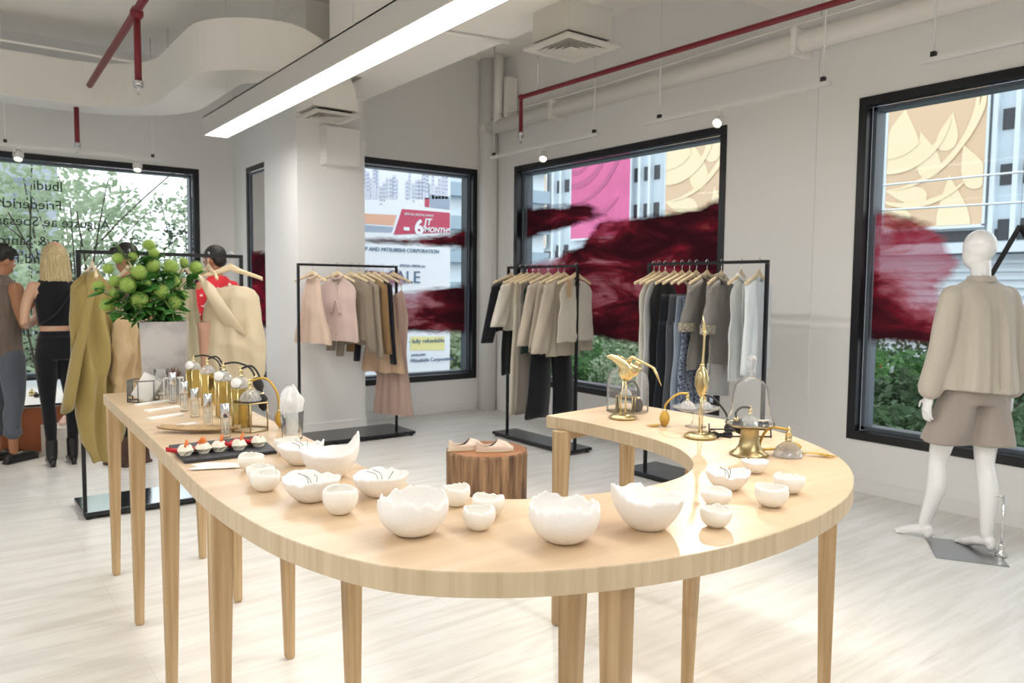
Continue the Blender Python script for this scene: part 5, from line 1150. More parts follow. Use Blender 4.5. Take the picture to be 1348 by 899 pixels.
mb = MB(); mb.sphere((0, -.02, .035), (.083, .10, .09), 24, 16, Mm); mb.sphere((0, .04, .085), (.06, .06, .035), 16, 10, Mm)
rnd = random.Random(5)
for i in range(60):
    a = rnd.uniform(0, 2*pi); e = rnd.uniform(.2, 1.4); d = V((cos(a)*cos(e), sin(a)*cos(e), sin(e))); p = V((0, -.01, .035))+V((d.x*.075, d.y*.09, d.z*.08)); mb.tube([Mm@p, Mm@(p+d*.03+V((0, .012, 0)))], [.01, .003], 5)
obj('hair', baked(mb, .006, 1), HAIRK, m_)
# man behind the cream gown, red print shirt
m2 = thing('person', 'short-haired man in red and white print shirt, behind the cream gown', 'person', (1.98, 6.95, 0), .55)
mb = MB(); torso(mb, [(0, 0, .95, .14, .10), (0, .0, 1.1, .14, .10), (0, .01, 1.3, .17, .11), (0, 0, 1.40, .19, .105), (0, -.01, 1.46, .15, .085), (0, -.01, 1.50, .07, .06)])
limb(mb, [(0, -.01, 1.46), (0, .01, 1.55), (0, .02, 1.60)], [.06, .056, .056]); M2 = head(mb, (0, .03, 1.675), (-.1, 1, -.1), 1.0)
for s_ in (-1, 1): limb(mb, [(s_*.2, -.01, 1.42), (s_*.25, 0, 1.27), (s_*.25, .03, 1.14)], [.052, .047, .04]); limb(mb, [(s_*.25, .03, 1.14), (s_*.2, .16, 1.12), (s_*.13, .27, 1.18)], [.04, .035, .026]); hand(mb, (s_*.13, .27, 1.18), (-s_*.3, .8, .3), (s_*.7, .2, 0), (0, -.1, 1), 1.0, .5)
obj('body', baked(mb, .009, 4), SKIN2, m2); eyes(M2, m2)
mb = MB(); torso(mb, [(0, 0, .88, .165, .125), (0, .0, 1.05, .162, .122), (0, .01, 1.3, .19, .13), (0, 0, 1.42, .195, .118), (0, -.01, 1.48, .13, .09), (0, -.01, 1.525, .075, .07)])
for s_ in (-1, 1): limb(mb, [(s_*.17, -.01, 1.42), (s_*.22, 0, 1.33), (s_*.25, .01, 1.22)], [.07, .07, .066])
obj('shirt', baked(mb, .01, 3), REDP, m2)
mb = MB(); legs(mb, [(-.09, 0, .86), (.09, 0, .86)], [(-.1, .01, .48), (.1, .01, .48)], [(-.105, -.01, .1), (.105, -.01, .1)], [.10, .088, .068, .064, .055], .9, (.16, .12)); obj('trousers', baked(mb, .011, 3), BLK, m2)
mb = MB(); mb.sphere((0, -.02, .03), (.082, .098, .088), 24, 16, M2); mb.sphere((0, -.06, -.02), (.07, .05, .06), 16, 10, M2); obj('hair', baked(mb, .007, 1), HAIRK, m2)
for x in (-.105, .105):
    mb = MB(); limb(mb, [(x, -.05, .045), (x, .06, .045), (x, .18, .03)], [.036, .042, .026]); mb.box((x-.036, -.08, 0), (x+.036, .18, .02)); obj('shoe', baked(mb, .009, 2), BLKL, m2)
# person mostly hidden behind the flowers: dark hair, brown boots
m3 = thing('person', 'dark-haired person almost hidden behind the flower arrangement, brown boots', 'person', (1.24, 6.75, 0), .5)
mb = MB(); torso(mb, [(0, 0, .95, .13, .10), (0, .0, 1.1, .13, .10), (0, .01, 1.3, .16, .11), (0, 0, 1.38, .17, .10), (0, -.01, 1.44, .13, .08), (0, -.01, 1.48, .065, .06)])
limb(mb, [(0, -.01, 1.44), (0, .01, 1.53), (0, .02, 1.58)], [.055, .052, .052]); M3 = head(mb, (0, .03, 1.655), (0, 1, -.1), .98)
for s_ in (-1, 1): limb(mb, [(s_*.17, 0, 1.38), (s_*.2, .02, 1.2), (s_*.19, .05, 1.05)], [.048, .044, .038]); limb(mb, [(s_*.19, .05, 1.05), (s_*.15, .12, .92), (s_*.1, .16, .85)], [.038, .032, .024]); hand(mb, (s_*.1, .16, .85), (0, .3, -1), (s_, 0, 0), (0, 1, 0), .95, .4)
obj('body', baked(mb, .01, 4), SKIN2, m3); eyes(M3, m3, .98)
mb = MB(); torso(mb, [(0, 0, .86, .15, .12), (0, .0, 1.05, .15, .12), (0, .01, 1.3, .175, .125), (0, 0, 1.39, .18, .11), (0, -.01, 1.46, .12, .085), (0, -.01, 1.5, .07, .066)]); obj('shirt', baked(mb, .011, 3), BRN, m3)
mb = MB(); legs(mb, [(-.085, 0, .86), (.085, 0, .86)], [(-.09, .01, .48), (.09, .01, .48)], [(-.09, -.01, .2), (.09, -.01, .2)], [.095, .08, .06, .056, .046], .9, (.15, .115)); obj('trousers', baked(mb, .011, 3), BLK, m3)
mb = MB(); mb.sphere((0, -.02, .035), (.083, .10, .088), 24, 16, M3); mb.sphere((0, .07, .075), (.065, .07, .022), 16, 10, M3); obj('hair', baked(mb, .007, 1), HAIRK, m3)
for x, y in ((-.09, -.01), (.09, -.01)):
    mb = MB(); limb(mb, [(x, y, .24), (x, y, .1), (x, y-.01, .05)], [.052, .048, .045]); limb(mb, [(x, y-.02, .05), (x, y+.09, .05), (x, y+.18, .035)], [.042, .042, .03]); mb.box((x-.04, y-.07, 0), (x+.04, y+.2, .022)); obj('boot', baked(mb, .009, 2), BRN, m3)
# ================================================================ far left: bench, box, shoes
M_bench = mat('rust_brown_board', 'a8643f', .6, var=.2, vs=3); M_btop = mat('bench_top_white', 'e9ebee', .35)
bn = thing('low_bench', 'long low bench with rust brown front and white top under the left window', 'bench', (.5, 8.6, 0))
obj('front_panel', MB().box((-2.6, -.90, 0), (1.9, -.87, .385)), M_bench, bn); obj('top_board', MB().box((-2.6, -.91, .385), (1.9, 1.04, .41)), M_btop, bn); obj('edge_strip', MB().box((-2.6, -.915, .392), (1.9, -.911, .41)), M_black, bn)
for x in (-2.58, .2, 1.86): obj('side_panel', MB().box((x, -.87, 0), (x+.03, 1.04, .385)), M_bench, bn)
wb_ = thing('display_box', 'white rectangular box on the floor carrying a pink sneaker, behind the blonde woman', 'box', (.98, 7.55, 0), .42)
bevel(obj('body', MB().box((-.26, -.14, 0), (.26, .14, .25)), mat('box_white', 'e4dfd6', .5), wb_), .004)
snk = shoe((.86, 7.50, .25), -1.9, 'pale pink and white sneaker on the white box', mat('sneaker_pink', 'd9b3a8', .6), mat('sneaker_sole', 'eee8dd', .6), .26)
for q in range(4): obj('lace', MB().tube([(.0+.018*q, -.016, .058-.004*q), (.0+.018*q, 0, .064-.004*q), (.0+.018*q, .016, .058-.004*q)], .003, 5), M_white, snk)
shoe((1.02, 7.62, .25), -1.5, 'second pale pink sneaker at the rear of the white box', bpy.data.materials['sneaker_pink'], bpy.data.materials['sneaker_sole'], .26)
for (px, py, r_, lab, m__) in ((42, 521, .032, 'small gold trinket pot on the white bench top', M_gold), (48, 523, .024, 'tiny dark trinket beside the gold pot on the bench top', M_black), (55, 523, .022, 'small dark trinket at the right of the group on the bench top', BRN)):
    p = at(px, py, .41); t_ = thing('trinket', lab, 'trinket', (p.x, p.y, .41)); obj('pot', MB().lathe([(r_*.6, 0), (r_, r_*.6), (r_*.8, r_*1.3), (r_*.4, r_*1.5)], 16), m__, t_); obj('lid', MB().lathe([(r_*.45, r_*1.5), (r_*.3, r_*1.8), (.004, r_*2.1)], 14), m__, t_)

# ================================================================ flower arrangement
M_vase = mat('silvered_vase', '8f8e92', .32, .5, col2='c4c0be', vs=5, ramp=(.4, .62))
vx, vy, vh = .925, 4.15, .365
vs_ = thing('square_vase', 'tall square silvery grey vase holding the green flowers', 'vase', (vx, vy, HT), -.30)
rings = []
for z, w in ((0, .092), (.004, .096), (vh-.004, .106), (vh, .104), (vh, .097), (.02, .086)): rings.append([V((w*a, w*b_, z)) for a, b_ in ((-1, -1), (1, -1), (1, 1), (-1, 1))])
obj('body', MB().loft(rings, smooth=False), M_vase, vs_)
M_flo = mat('viburnum_green', 'bcd475', .6, col2='8fb04c', vs=40, trl=.25); M_lf = mat('bouquet_leaf', '4f8a3a', .45, col2='2f6428', vs=8, trl=.25); M_st = mat('stem_green', '5d7a3c', .6); M_dlf = mat('dark_leaf', '3b5a2b', .4, col2='243c20', vs=8, trl=.2)
rnd = random.Random(11); fm = MB(); fm.sphere((0, 0, 0), .8, 14, 10)
for i in range(130):
    z = 1-2*(i+.5)/130; a = i*2.39996; r = sqrt(1-z*z); d = V((r*cos(a), r*sin(a), z)); u = d.orthogonal().normalized(); w = d.cross(u); t0 = rnd.uniform(0, 2)
    for q in range(4):
        e1 = u*cos(t0+q*pi/2)+w*sin(t0+q*pi/2); e2 = u*cos(t0+q*pi/2+.75)+w*sin(t0+q*pi/2+.75)
        c = d*(.86+.05*rnd.random()); fm.add([c, c+(e1*.11+d*.06), c+((e1+e2)*.095+d*.09), c+(e2*.11+d*.06)], [(0, 1, 2, 3)])
fmesh = fm.mesh('flower_head'); fmesh.materials.append(M_flo)
lm_ = MB(); rows_ = []
for i in range(9):
    v = i/8; w = .42*sin(pi*min(1, v*1.05))**.8*(1+.12*sin(v*22)) if 0 < i < 8 else .01; z = .18*sin(v*2.2)-.1*v
    rows_.append([V((v, -w, z-.06)), V((v, 0, z)), V((v, w, z-.06))])
lm_.loft(rows_, closed=False, caps=False); lmesh = lm_.mesh('leaf'); lmesh.materials.append(M_lf)
lmesh2 = lmesh.copy(); lmesh2.materials.clear(); lmesh2.materials.append(M_dlf)
def leaf(par, p, d, s_, roll, mesh=lmesh):
    o = bpy.data.objects.new('leaf', mesh); COL.objects.link(o); o.parent = par; o.location = p
    q = V(d).to_track_quat('X', 'Z'); o.rotation_mode = 'QUATERNION'; from mathutils import Quaternion; o.rotation_quaternion = q @ Quaternion((1, 0, 0), roll); o.scale = (s_, s_*.75, s_)
heads = [(196, 322.5, 8), (203, 333, 6.5), (202, 351, 9), (225, 351, 9.5), (182.5, 358, 9.5), (257.6, 352.6, 9), (151, 370, 8), (168.4, 375, 10), (191.7, 374, 7), (228.4, 371, 9), (211, 384, 10.5), (184, 395, 10.5), (228.4, 398.4, 10), (213.4, 410.5, 9), (141, 401, 9), (130, 377.6, 8), (142.5, 354, 7), (155, 340, 7), (175, 338, 6), (171, 403, 8), (240, 390, 7), (242, 345, 6), (151, 386, 7)]
order = sorted(heads, key=lambda h: h[1]); bands = [order[0:5], order[5:10], order[10:15], order[15:19], order[19:]]
nth = ['leftmost', 'second from the left', 'third from the left', 'fourth from the left', 'rightmost']
mouth = V((vx, vy, HT+vh-.02))
for bi, bd in enumerate(bands):
    bd = sorted(bd); 
    for k, (px, py, rp) in enumerate(bd):
        far = abs(px-195)/70+abs(py-372)/60; Y_ = vy-.06+.10*min(1.3, far)*rnd.uniform(.7, 1.1)-(.05 if rp > 9 else 0)
        p = atY(px, py, Y_); R_ = 1.12*rp/FPX*dist(p)
        wd = nth[k] if k < len(bd)-1 else 'rightmost'
        t_ = thing('viburnum_stem', f'green ball flower, {wd} in the {["topmost", "upper", "middle", "lower", "bottom"][bi]} row of the bouquet', 'flower', tuple(p), 0, 'green ball flowers in the vase')
        h_ = bpy.data.objects.new('flower_head', fmesh); COL.objects.link(h_); h_.parent = t_; h_.scale = (R_, R_, R_*.92); h_.rotation_euler = (rnd.uniform(-1, 1), rnd.uniform(-1, 1), rnd.uniform(0, 6))
        m0 = mouth-p+V((rnd.uniform(-.06, .06), rnd.uniform(-.06, .06), -.12)); mid = V((m0.x*.75, m0.y*.75, m0.z*.45+ .0))
        obj('stem', MB().tube(spline([(0, 0, -R_*.5), mid, m0], 6), .0028, 5), M_st, t_)
        for q in range(10):
            t = rnd.uniform(.04, .5); b0 = V((0, 0, -R_*.5)).lerp(mid, min(1, t*1.6)) ; d = V((rnd.gauss(0, 1), rnd.gauss(-.35, .8), rnd.gauss(-.1, .6))).normalized()
            leaf(t_, b0, d, rnd.uniform(.055, .095), rnd.uniform(-.8, .8))
for k, (px, py, lab) in enumerate(((140, 306, 'dark leafy twig reaching highest at the left of the bouquet'), (152, 318, 'dark leafy twig just above the left of the bouquet'), (170, 314, 'dark leafy twig beside the topmost ball flower'), (216, 330, 'short dark leafy twig at the upper right of the bouquet'), (252, 372, 'thin leafy twig at the right side of the bouquet'), (147, 412, 'drooping leafy twig at the lower left of the bouquet'), (176, 418, 'drooping leafy twig over the front lip of the vase'))):
    p = atY(px, py, vy+.02 if k < 5 else vy-.12); t_ = thing('leafy_twig', lab, 'twig', tuple(p), 0, 'dark leafy twigs in the bouquet'); m0 = mouth-p+V((0, 0, -.1)); mid = m0*.45+V((0, 0, .06 if k < 5 else .12)); P = spline([(0, 0, 0), mid, m0], 8)
    obj('stem', MB().tube(P, .0022, 5), M_st, t_)
    for q in range(9):
        b0 = P[min(len(P)-1, q)]; leaf(t_, b0, V((rnd.gauss(0, 1), rnd.gauss(0, .8), rnd.gauss(.2, .6))).normalized(), rnd.uniform(.022, .036), rnd.uniform(-1, 1), lmesh2)

# ================================================================ glass and brass on the left arm
M_cry = refract('cut_crystal', 'f7fbff', 1.5); M_gl = glassmat('clear_glass', 'fbfdfd', .35); M_gl2 = glassmat('thick_clear_glass', 'fdfefe', .35, white_haze=.09)
M_card = mat('white_card', 'f0eeea', .6); M_hoseb = mat('black_hose', '141416', .5); M_hoseg = mat('gold_hose', 'c9a54e', .4, .6); M_bg = mat('gold_net_bulb', 'c8a24a', .45, .5, bump=.6, bs=300); M_bb = mat('black_net_bulb', '17151a', .6, bump=.6, bs=300); M_tas = mat('gold_tassel', 'd2b055', .6, bump=.8, bs=200); M_btas = mat('black_tassel', '15141a', .8, bump=.8, bs=200)
M_amber = mat('gold_mirror_panel', 'c9ab5e', .18, .85, var=.1, vs=6)
def T(px, py): return at(px, py, HT)
def atomizer(p, s_, lab, hose, bulb, black=True, tassel=None, drum='round', group='crystal perfume atomizers'):
    """p base point; hose: local way points from the head to the bulb; bulb: local centre"""
    r_ = thing('perfume_atomizer', lab, 'perfume bottle', tuple(p), 0, group)
    mb = MB()
    prof = [(.3, 0), (.95, .03), (1, .12), (.92, .4), (.72, .75), (.45, 1.0), (.24, 1.12), (.2, 1.2)]; n = 12; vs = []; fs = []
    rings = []
    for j, (r, z) in enumerate(prof):
        rings.append([V((r*s_*(1+.09*(-1)**q*(1 if 0 < j < 6 else 0))*cos(2*pi*(q+.5*j)/24), r*s_*(1+.09*(-1)**q*(1 if 0 < j < 6 else 0))*sin(2*pi*(q+.5*j)/24), z*s_)) for q in range(24)])
    obj('crystal_body', mb.loft(rings, smooth=False), M_cry, r_)
    zt = 1.2*s_
    obj('brass_collar', MB().lathe([(.26*s_, zt), (.28*s_, zt+.05*s_), (.24*s_, zt+.1*s_), (.24*s_, zt+.55*s_), (.27*s_, zt+.6*s_), (.13*s_, zt+.66*s_), (.11*s_, zt+.85*s_), (.15*s_, zt+.95*s_), (.02*s_, zt+1.05*s_)], 20), M_gold, r_)
    hz = zt+.82*s_; d0 = V(hose[0])-V((0, 0, hz)); 
    obj('nozzle', MB().tube([V((0, 0, hz))-d0.normalized()*.28*s_, V((0, 0, hz))+d0.normalized()*.2*s_], .06*s_, 8), M_gold, r_)
    P = spline([V((0, 0, hz))]+[V(h) for h in hose]+[V(bulb)], 8)
    obj('hose', MB().tube(P, .0042 if black else .0045, 8), M_hoseb if black else M_hoseg, r_)
    b_ = V(bulb); br = .021; d = (P[-1]-P[-4]).normalized(); q = d.to_track_quat('Z', 'Y').to_matrix().to_4x4(); M = Matrix.Translation(b_)@q
    obj('bulb', MB().lathe([(.004, -.012), (.009, -.006), (.018, .008), (br, .024), (.017, .042), (.008, .054), (.003, .058)], 18, M), M_bb if black else M_bg, r_)
    obj('bulb_ring', MB().lathe([(.008, -.014), (.0095, -.008), (.008, -.002)], 14, M), M_gold, r_)
    if tassel:
        t0 = V(tassel[0]); t1 = V(tassel[1]); mb = MB(); rr = random.Random(1)
        for i in range(26):
            o = V((rr.uniform(-1, 1), rr.uniform(-1, 1), 0))*.012; mb.tube([t0, (t0+t1)/2+o*.8+V((0, 0, .004)), t1+o*1.6], .0011, 4)
        obj('tassel', mb, M_btas if black else M_tas, r_)['kind'] = 'stuff'
        obj('tassel_knot', MB().sphere(t0, .007, 10, 8), M_gold if not black else M_btas, r_)
    return r_
def hexframe(p, R_, h, lab, n=6, top=True, filled=None, rot=0., metal=None, name='glass_box', cat='glass box'):
    r_ = thing(name, lab, cat, tuple(p), rot); mt = metal or M_brass; w = .0028
    pts = [(R_*cos(2*pi*k/n), R_*sin(2*pi*k/n)) for k in range(n)]
    for k in range(n):
        a, b_ = pts[k], pts[(k+1) % n]
        obj('edge_bar', MB().tube([(a[0], a[1], 0.002), (a[0], a[1], h)], w, 6), mt, r_)
        obj('glass_pane', MB().add([(a[0], a[1], .003), (b_[0], b_[1], .003), (b_[0], b_[1], h), (a[0], a[1], h)], [(0, 1, 2, 3)]), filled or M_gl, r_, fix=False)
    for z in (.003, h): obj('rim', MB().tube([(a, b_, z) for a, b_ in pts], w, 6, closed=True, smooth=False), mt, r_)
    if top: obj('top_pane', MB().prism(pts, h, h+.002), filled or M_gl, r_)
    return r_
# hexagonal card jar
p = T(187, 529); lead = mat('lead_edge', '6a6e72', .35, .7)
hexframe(p+V((.01, .02, 0)), .068, .10, 'low hexagonal clear glass jar with lead edges holding white cards', top=False, metal=lead, name='card_jar', cat='jar')
for k, (dx, tilt) in enumerate(((-.006, .55), (.014, .42))):
    o = obj('white_card', MB().box((-.045, -.001, 0), (.045, .001, .12)), M_card, loc=(p.x+.0+dx, p.y+.02+.01*k, HT+.010), rot=(.08, tilt, -.5)); tag(o, ['front tilted white card standing in the hexagonal glass jar', 'rear tilted white card standing in the hexagonal glass jar'][k], 'card', 'cards in the hexagonal jar')
# tall candle glass
p = T(213, 527); c_ = thing('candle_glass', 'tall clear tapered candle glass in front of the vase', 'candle holder', (p.x, p.y, HT))
obj('glass', MB().lathe([(.026, 0), (.028, .004), (.034, .15), (.032, .15), (.024, .03), (.001, .026)], 26), M_gl2, c_)
tl_ = thing('tealight', 'tiny white tealight inside the tall candle glass', 'candle', (p.x, p.y, HT+.027)); obj('wax', MB().lathe([(.014, 0), (.014, .010), (.001, .009)], 18), bpy.data.materials['candle_wax'], tl_); obj('wick', MB().tube([(0, 0, .009), (0, 0, .016)], .0008, 5), M_black, tl_)
# small framed glass case with dried flower
p = T(231, 531); gc = thing('glass_case', 'small upright mirrored glass case with dried brown blossom, beside the candle glass', 'glass case', (p.x+.01, p.y+.07, HT), -.5)
for x in (-.035, .035):
    for y in (-.03, .03): obj('corner_bar', MB().tube([(x, y, 0), (x, y, .11)], .0022, 6), M_white, gc)
obj('glass_pane', MB().box((-.035, -.0305, .002), (.035, -.0295, .11)), M_gl2, gc); obj('glass_pane', MB().box((-.035, .0295, .002), (.035, .0305, .11)), M_gl2, gc); obj('lid', MB().box((-.037, -.032, .11), (.037, .032, .113)), M_white, gc)
mb = MB(); rr = random.Random(4)
for i in range(60):
    d = V((rr.gauss(0, 1), rr.gauss(0, 1), rr.gauss(.3, .7))).normalized(); mb.tube([V((0, 0, .118))+d*.005, V((0, 0, .128))+d*.034], [.004, .0012], 4)
bl_ = obj('dried_blossom', mb, mat('dried_brown', '6a4a3c', .8), loc=(gc.location.x, gc.location.y, HT+.0)); tag(bl_, 'dried brown blossom lying on the small glass case', 'flower'); bl_['kind'] = 'stuff'
# scent strips
for k, (a, b_) in enumerate((((180, 534.5), (221, 528.5)), ((193, 542.5), (236, 536.5)), ((197, 553), (240, 546.5)), ((213, 565), (258, 559)))):
    A_, B_ = T(*a), T(*b_); d = B_-A_; o = obj('scent_strip', MB().box((0, -.017, 0), (d.length, .017, .009)), M_card, loc=(A_.x, A_.y, HT), rot=(0, 0, atan2(d.y, d.x)))
    tag(bevel(o, .001, 1), 'white scent strip on the table, '+['farthest of the four', 'second from the far end', 'third from the far end', 'nearest of the four'][k], 'strip', 'white scent strips')
# roll-on glass bottles
for k, (px, py, hp) in enumerate(((228, 531, 42), (243, 541, 40), (257, 549, 39), (274, 560, 43), (297, 576, 46))):
    p = T(px, py); d_ = dist(p); h = hp/FPX*d_*.98; r = .0165 if k else .017
    t_ = thing('tester_bottle', 'slim clear glass tester bottle with silver cap, '+['farthest in the row', 'second from the far end of the row', 'middle one of the row', 'fourth from the far end of the row', 'nearest, beside the black bulb'][k], 'bottle', (p.x, p.y, HT), 0, 'silver-capped tester bottles')
    obj('glass_tube', MB().lathe([(r*.9, 0), (r, .003), (r, h*.58), (r*.8, h*.61), (r*.72, h*.6), (r*.72, .012), (.001, .010)], 22), M_gl2, t_)
    obj('dip_tube', MB().tube([(0, 0, .014), (0, 0, h*.6)], .0016, 6), M_white, t_); obj('liquid', MB().lathe([(r*.68, .012), (r*.68, h*.42), (.001, h*.42)], 18), M_gl, t_)
    obj('cap', MB().lathe([(r*.96, h*.60), (r*1.0, h*.61), (r*1.0, h*.99), (r*.9, h), (.001, h)], 22), M_chrome, t_)
# gold pedestals with crystal atomizers
for k, (px, py, hp, wd) in enumerate(((249, 526, 31, 19), (267, 537, 36, 18), (288, 552, 41, 20), (311, 566, 45, 24))):
    p = T(px, py)+V((.04, .06, 0)); d_ = dist(p); R_ = wd/2/FPX*d_; h = (hp+6)/FPX*d_
    nm = ['farthest', 'second from the far end', 'third from the far end', 'nearest of the four'][k]
    g_ = hexframe(p, R_, h, f'gold mirrored six-sided pedestal, {nm}', filled=M_amber, metal=M_gold, name='gold_pedestal', cat='pedestal', rot=.3*k)
    g_['group'] = 'gold mirrored pedestals'
    q = p+V((0, 0, h+.003)); s_ = .030+.002*k; hz = 2.0*s_
    if k in (0, 2): hs, bu = [(.05, -.01, hz+.004), (.10, -.03, hz-.02)], (.115, -.06, hz-.065)
    else: hs, bu = [(.035, -.02, hz+.01), (.055, -.05, hz-.03)], (.058, -.07, -.03)
    atomizer(q, s_, f'crystal atomizer with black hose on the gold pedestal, {nm}', hs, bu, True)
    st_ = thing('white_petal_card', f'round white paper tag leaning on the crystal bottle, {nm}', 'tag', (q.x-.028, q.y-.028, q.z+.022), -.8, 'round paper tags on the crystal bottles') if k != 1 else None
    if st_:
        o = obj('disc', MB().lathe([(.020, 0), (.020, .0015)], 22), M_card, st_, rot=(1.1, .3, 0)); obj('string', MB().tube([(0, 0, .02), (.02, .015, .03)], .0008, 4), M_white, st_)
# brass hexagonal stand with atomizer and gold bulb
p = T(330, 566); hexframe(p, .071, .108, 'brass-edged hexagonal clear glass stand by the slate board', metal=M_brass, rot=.2)
atomizer(p+V((0, 0, .111)), .038, 'crystal atomizer with gold hose on the hexagonal brass stand', [(.05, -.03, .085), (.085, -.05, .03)], (.093, -.055, -.045), False, tassel=((.094, -.055, -.100), (.15, -.03, -.107)))
p = T(352, 568); 
# curved wooden tray and slate board
p = (T(223, 566)+T(303, 572))/2; tr = thing('wooden_tray', 'shallow curved plywood tray behind the slate board', 'tray', (p.x, p.y+.0, HT), -.62)
rg = []
for j in range(13):
    y = lerp(-.045, .045, j/12); rg.append(V((0, y, .004+.010*(abs(y)/.045)**2)))
mb = MB(); rows_ = []
for i in range(13):
    x = lerp(-.15, .15, i/12); w = .045*(1-.55*(x/.15)**2); rows_.append([V((x, w*t, .004+.012*t*t+.008*(x/.15)**2)) for t in [q/5-1 for q in range(11)]])
mb.loft(rows_, closed=False, caps=False); o = obj('tray_shell', mb, M_birch, tr); s_ = o.modifiers.new('s', 'SOLIDIFY'); s_.thickness = .004; s_.offset = -1
M_slate = mat('slate', '2f3238', .55, bump=.3, bs=40, var=.2, vs=12)
c = [T(222, 590), T(243, 611), T(365, 597), T(341, 577)]; pc = sum(c, V())/4
sb_ = tag(bevel(obj('slate_board', MB().prism([(q.x-pc.x, q.y-pc.y) for q in c], 0, .011), M_slate, loc=(pc.x, pc.y, HT)), .002, 1), 'dark rectangular slate board carrying five folded white cups', 'board')
M_fold = mat('folded_paper', 'e9e4d4', .55); M_chi = mat('red_petal', 'b5161f', .5); M_org = mat('orange_petal', 'e5803c', .5)
for k, (px, py) in enumerate(((245.5, 600), (269, 597), (290, 594.5), (316, 592.5), (342, 588))):
    p = at(px, py, HT+.011); s_ = .026; rr = random.Random(20+k); t_ = thing('folded_cup', 'small faceted white folded cup on the slate board, '+['leftmost', 'second from the left', 'third from the left', 'fourth from the left', 'rightmost'][k], 'cup', (p.x, p.y+.012, HT+.011), rr.uniform(0, 1), 'folded white cups on the slate')
    rings = [[V((s_*r*cos(2*pi*(q+o_)/6), s_*r*sin(2*pi*(q+o_)/6), s_*z)) for q in range(6)] for r, z, o_ in ((.6, 0, 0), (1.08, .62, .5), (.62, 1.25, 0), (.34, 1.1, 0))]
    obj('faceted_body', MB().loft(rings, smooth=False), M_fold, t_)
    pm = MB(); 
    obj('red_stamen', MB().sphere((0, -.3*s_, 1.15*s_), .16*s_, 8, 6), M_chi, t_)
    if k != 4 :
        obj('orange_petal', MB().loft([[V((w*cos(a), .003*sin(a), z)) for a in [2*pi*q/10 for q in range(10)]] for w, z in ((.004, s_*1.0), (.013, s_*1.4), (.012, s_*1.8), (.002, s_*2.15))]), M_org, t_, rot=(.2, .15*(k-2), 0))
    rp = tag(obj('red_petal', MB().loft([[V((x, w*cos(a), .008+.008*sin(a)+.32*abs(x))) for a in [2*pi*q/10 for q in range(10)]] for x, w in ((-.046, .002), (-.024, .018), (.0, .016), (.02, .020), (.042, .002))]), M_chi, loc=(p.x-.014, p.y+.040, HT+.012), rot=(0, 0, rr.uniform(-.5, .9))), 'red petal on the slate behind the '+['leftmost', 'second', 'third', 'fourth', 'rightmost'][k]+' folded cup', 'petal', 'red petals on the slate')
# fan of white cards
for k, (dx, dy, rz) in enumerate(((0, 0, -.45), (.012, -.006, -.55), (-.010, -.012, -.36), (.004, .008, -.66))):
    p = T(285, 614); pts = [(-.07, -.018), (-.055, -.03), (.06, -.03), (.075, -.01), (.05, .012), (-.04, .014)]
    o = obj('white_card', MB().prism(pts, 0, .0016), M_card, loc=(p.x+dx, p.y+dy, HT+.0018*k), rot=(0, 0, rz)); tag(o, 'white card of the fanned pile before the slate board, '+['lowest', 'second from the bottom', 'third from the bottom', 'topmost'][k], 'card', 'fanned white cards')
# tumbler with tissue
p = T(384, 579)+V((.01, .02, 0)); tm = thing('glass_tumbler', 'clear round glass tumbler filled with crumpled white tissue', 'tumbler', (p.x, p.y, HT))
obj('glass', MB().lathe([(.034, 0), (.036, .004), (.041, .10), (.038, .10), (.033, .016), (.001, .014)], 28), M_gl2, tm)
mb = MB(); rings = []
for j in range(20):
    v = j/19; R_ = interp([(0, .020), (.3, .030), (.5, .036), (.75, .044), (.92, .030), (1, .012)], v); rings.append([V((R_*cos(a)*(1+.30*mn.noise(V((cos(a)*2, sin(a)*2, v*5)))+.10*sin(5*a+v*4)), R_*sin(a)*.8*(1+.3*mn.noise(V((cos(a)*2+5, sin(a)*2, v*5)))), .018+.165*v+.022*mn.noise(V((cos(a)*1.6, sin(a)*1.6, 3)))*v)) for a in [2*pi*q/28 for q in range(28)]])
tag(obj('tissue_paper', mb.loft(rings, smooth=False), mat('tissue', 'f2f3f3', .8, trl=.3), loc=(p.x-.004, p.y, HT)), 'crumpled white tissue paper rising out of the tumbler', 'tissue')

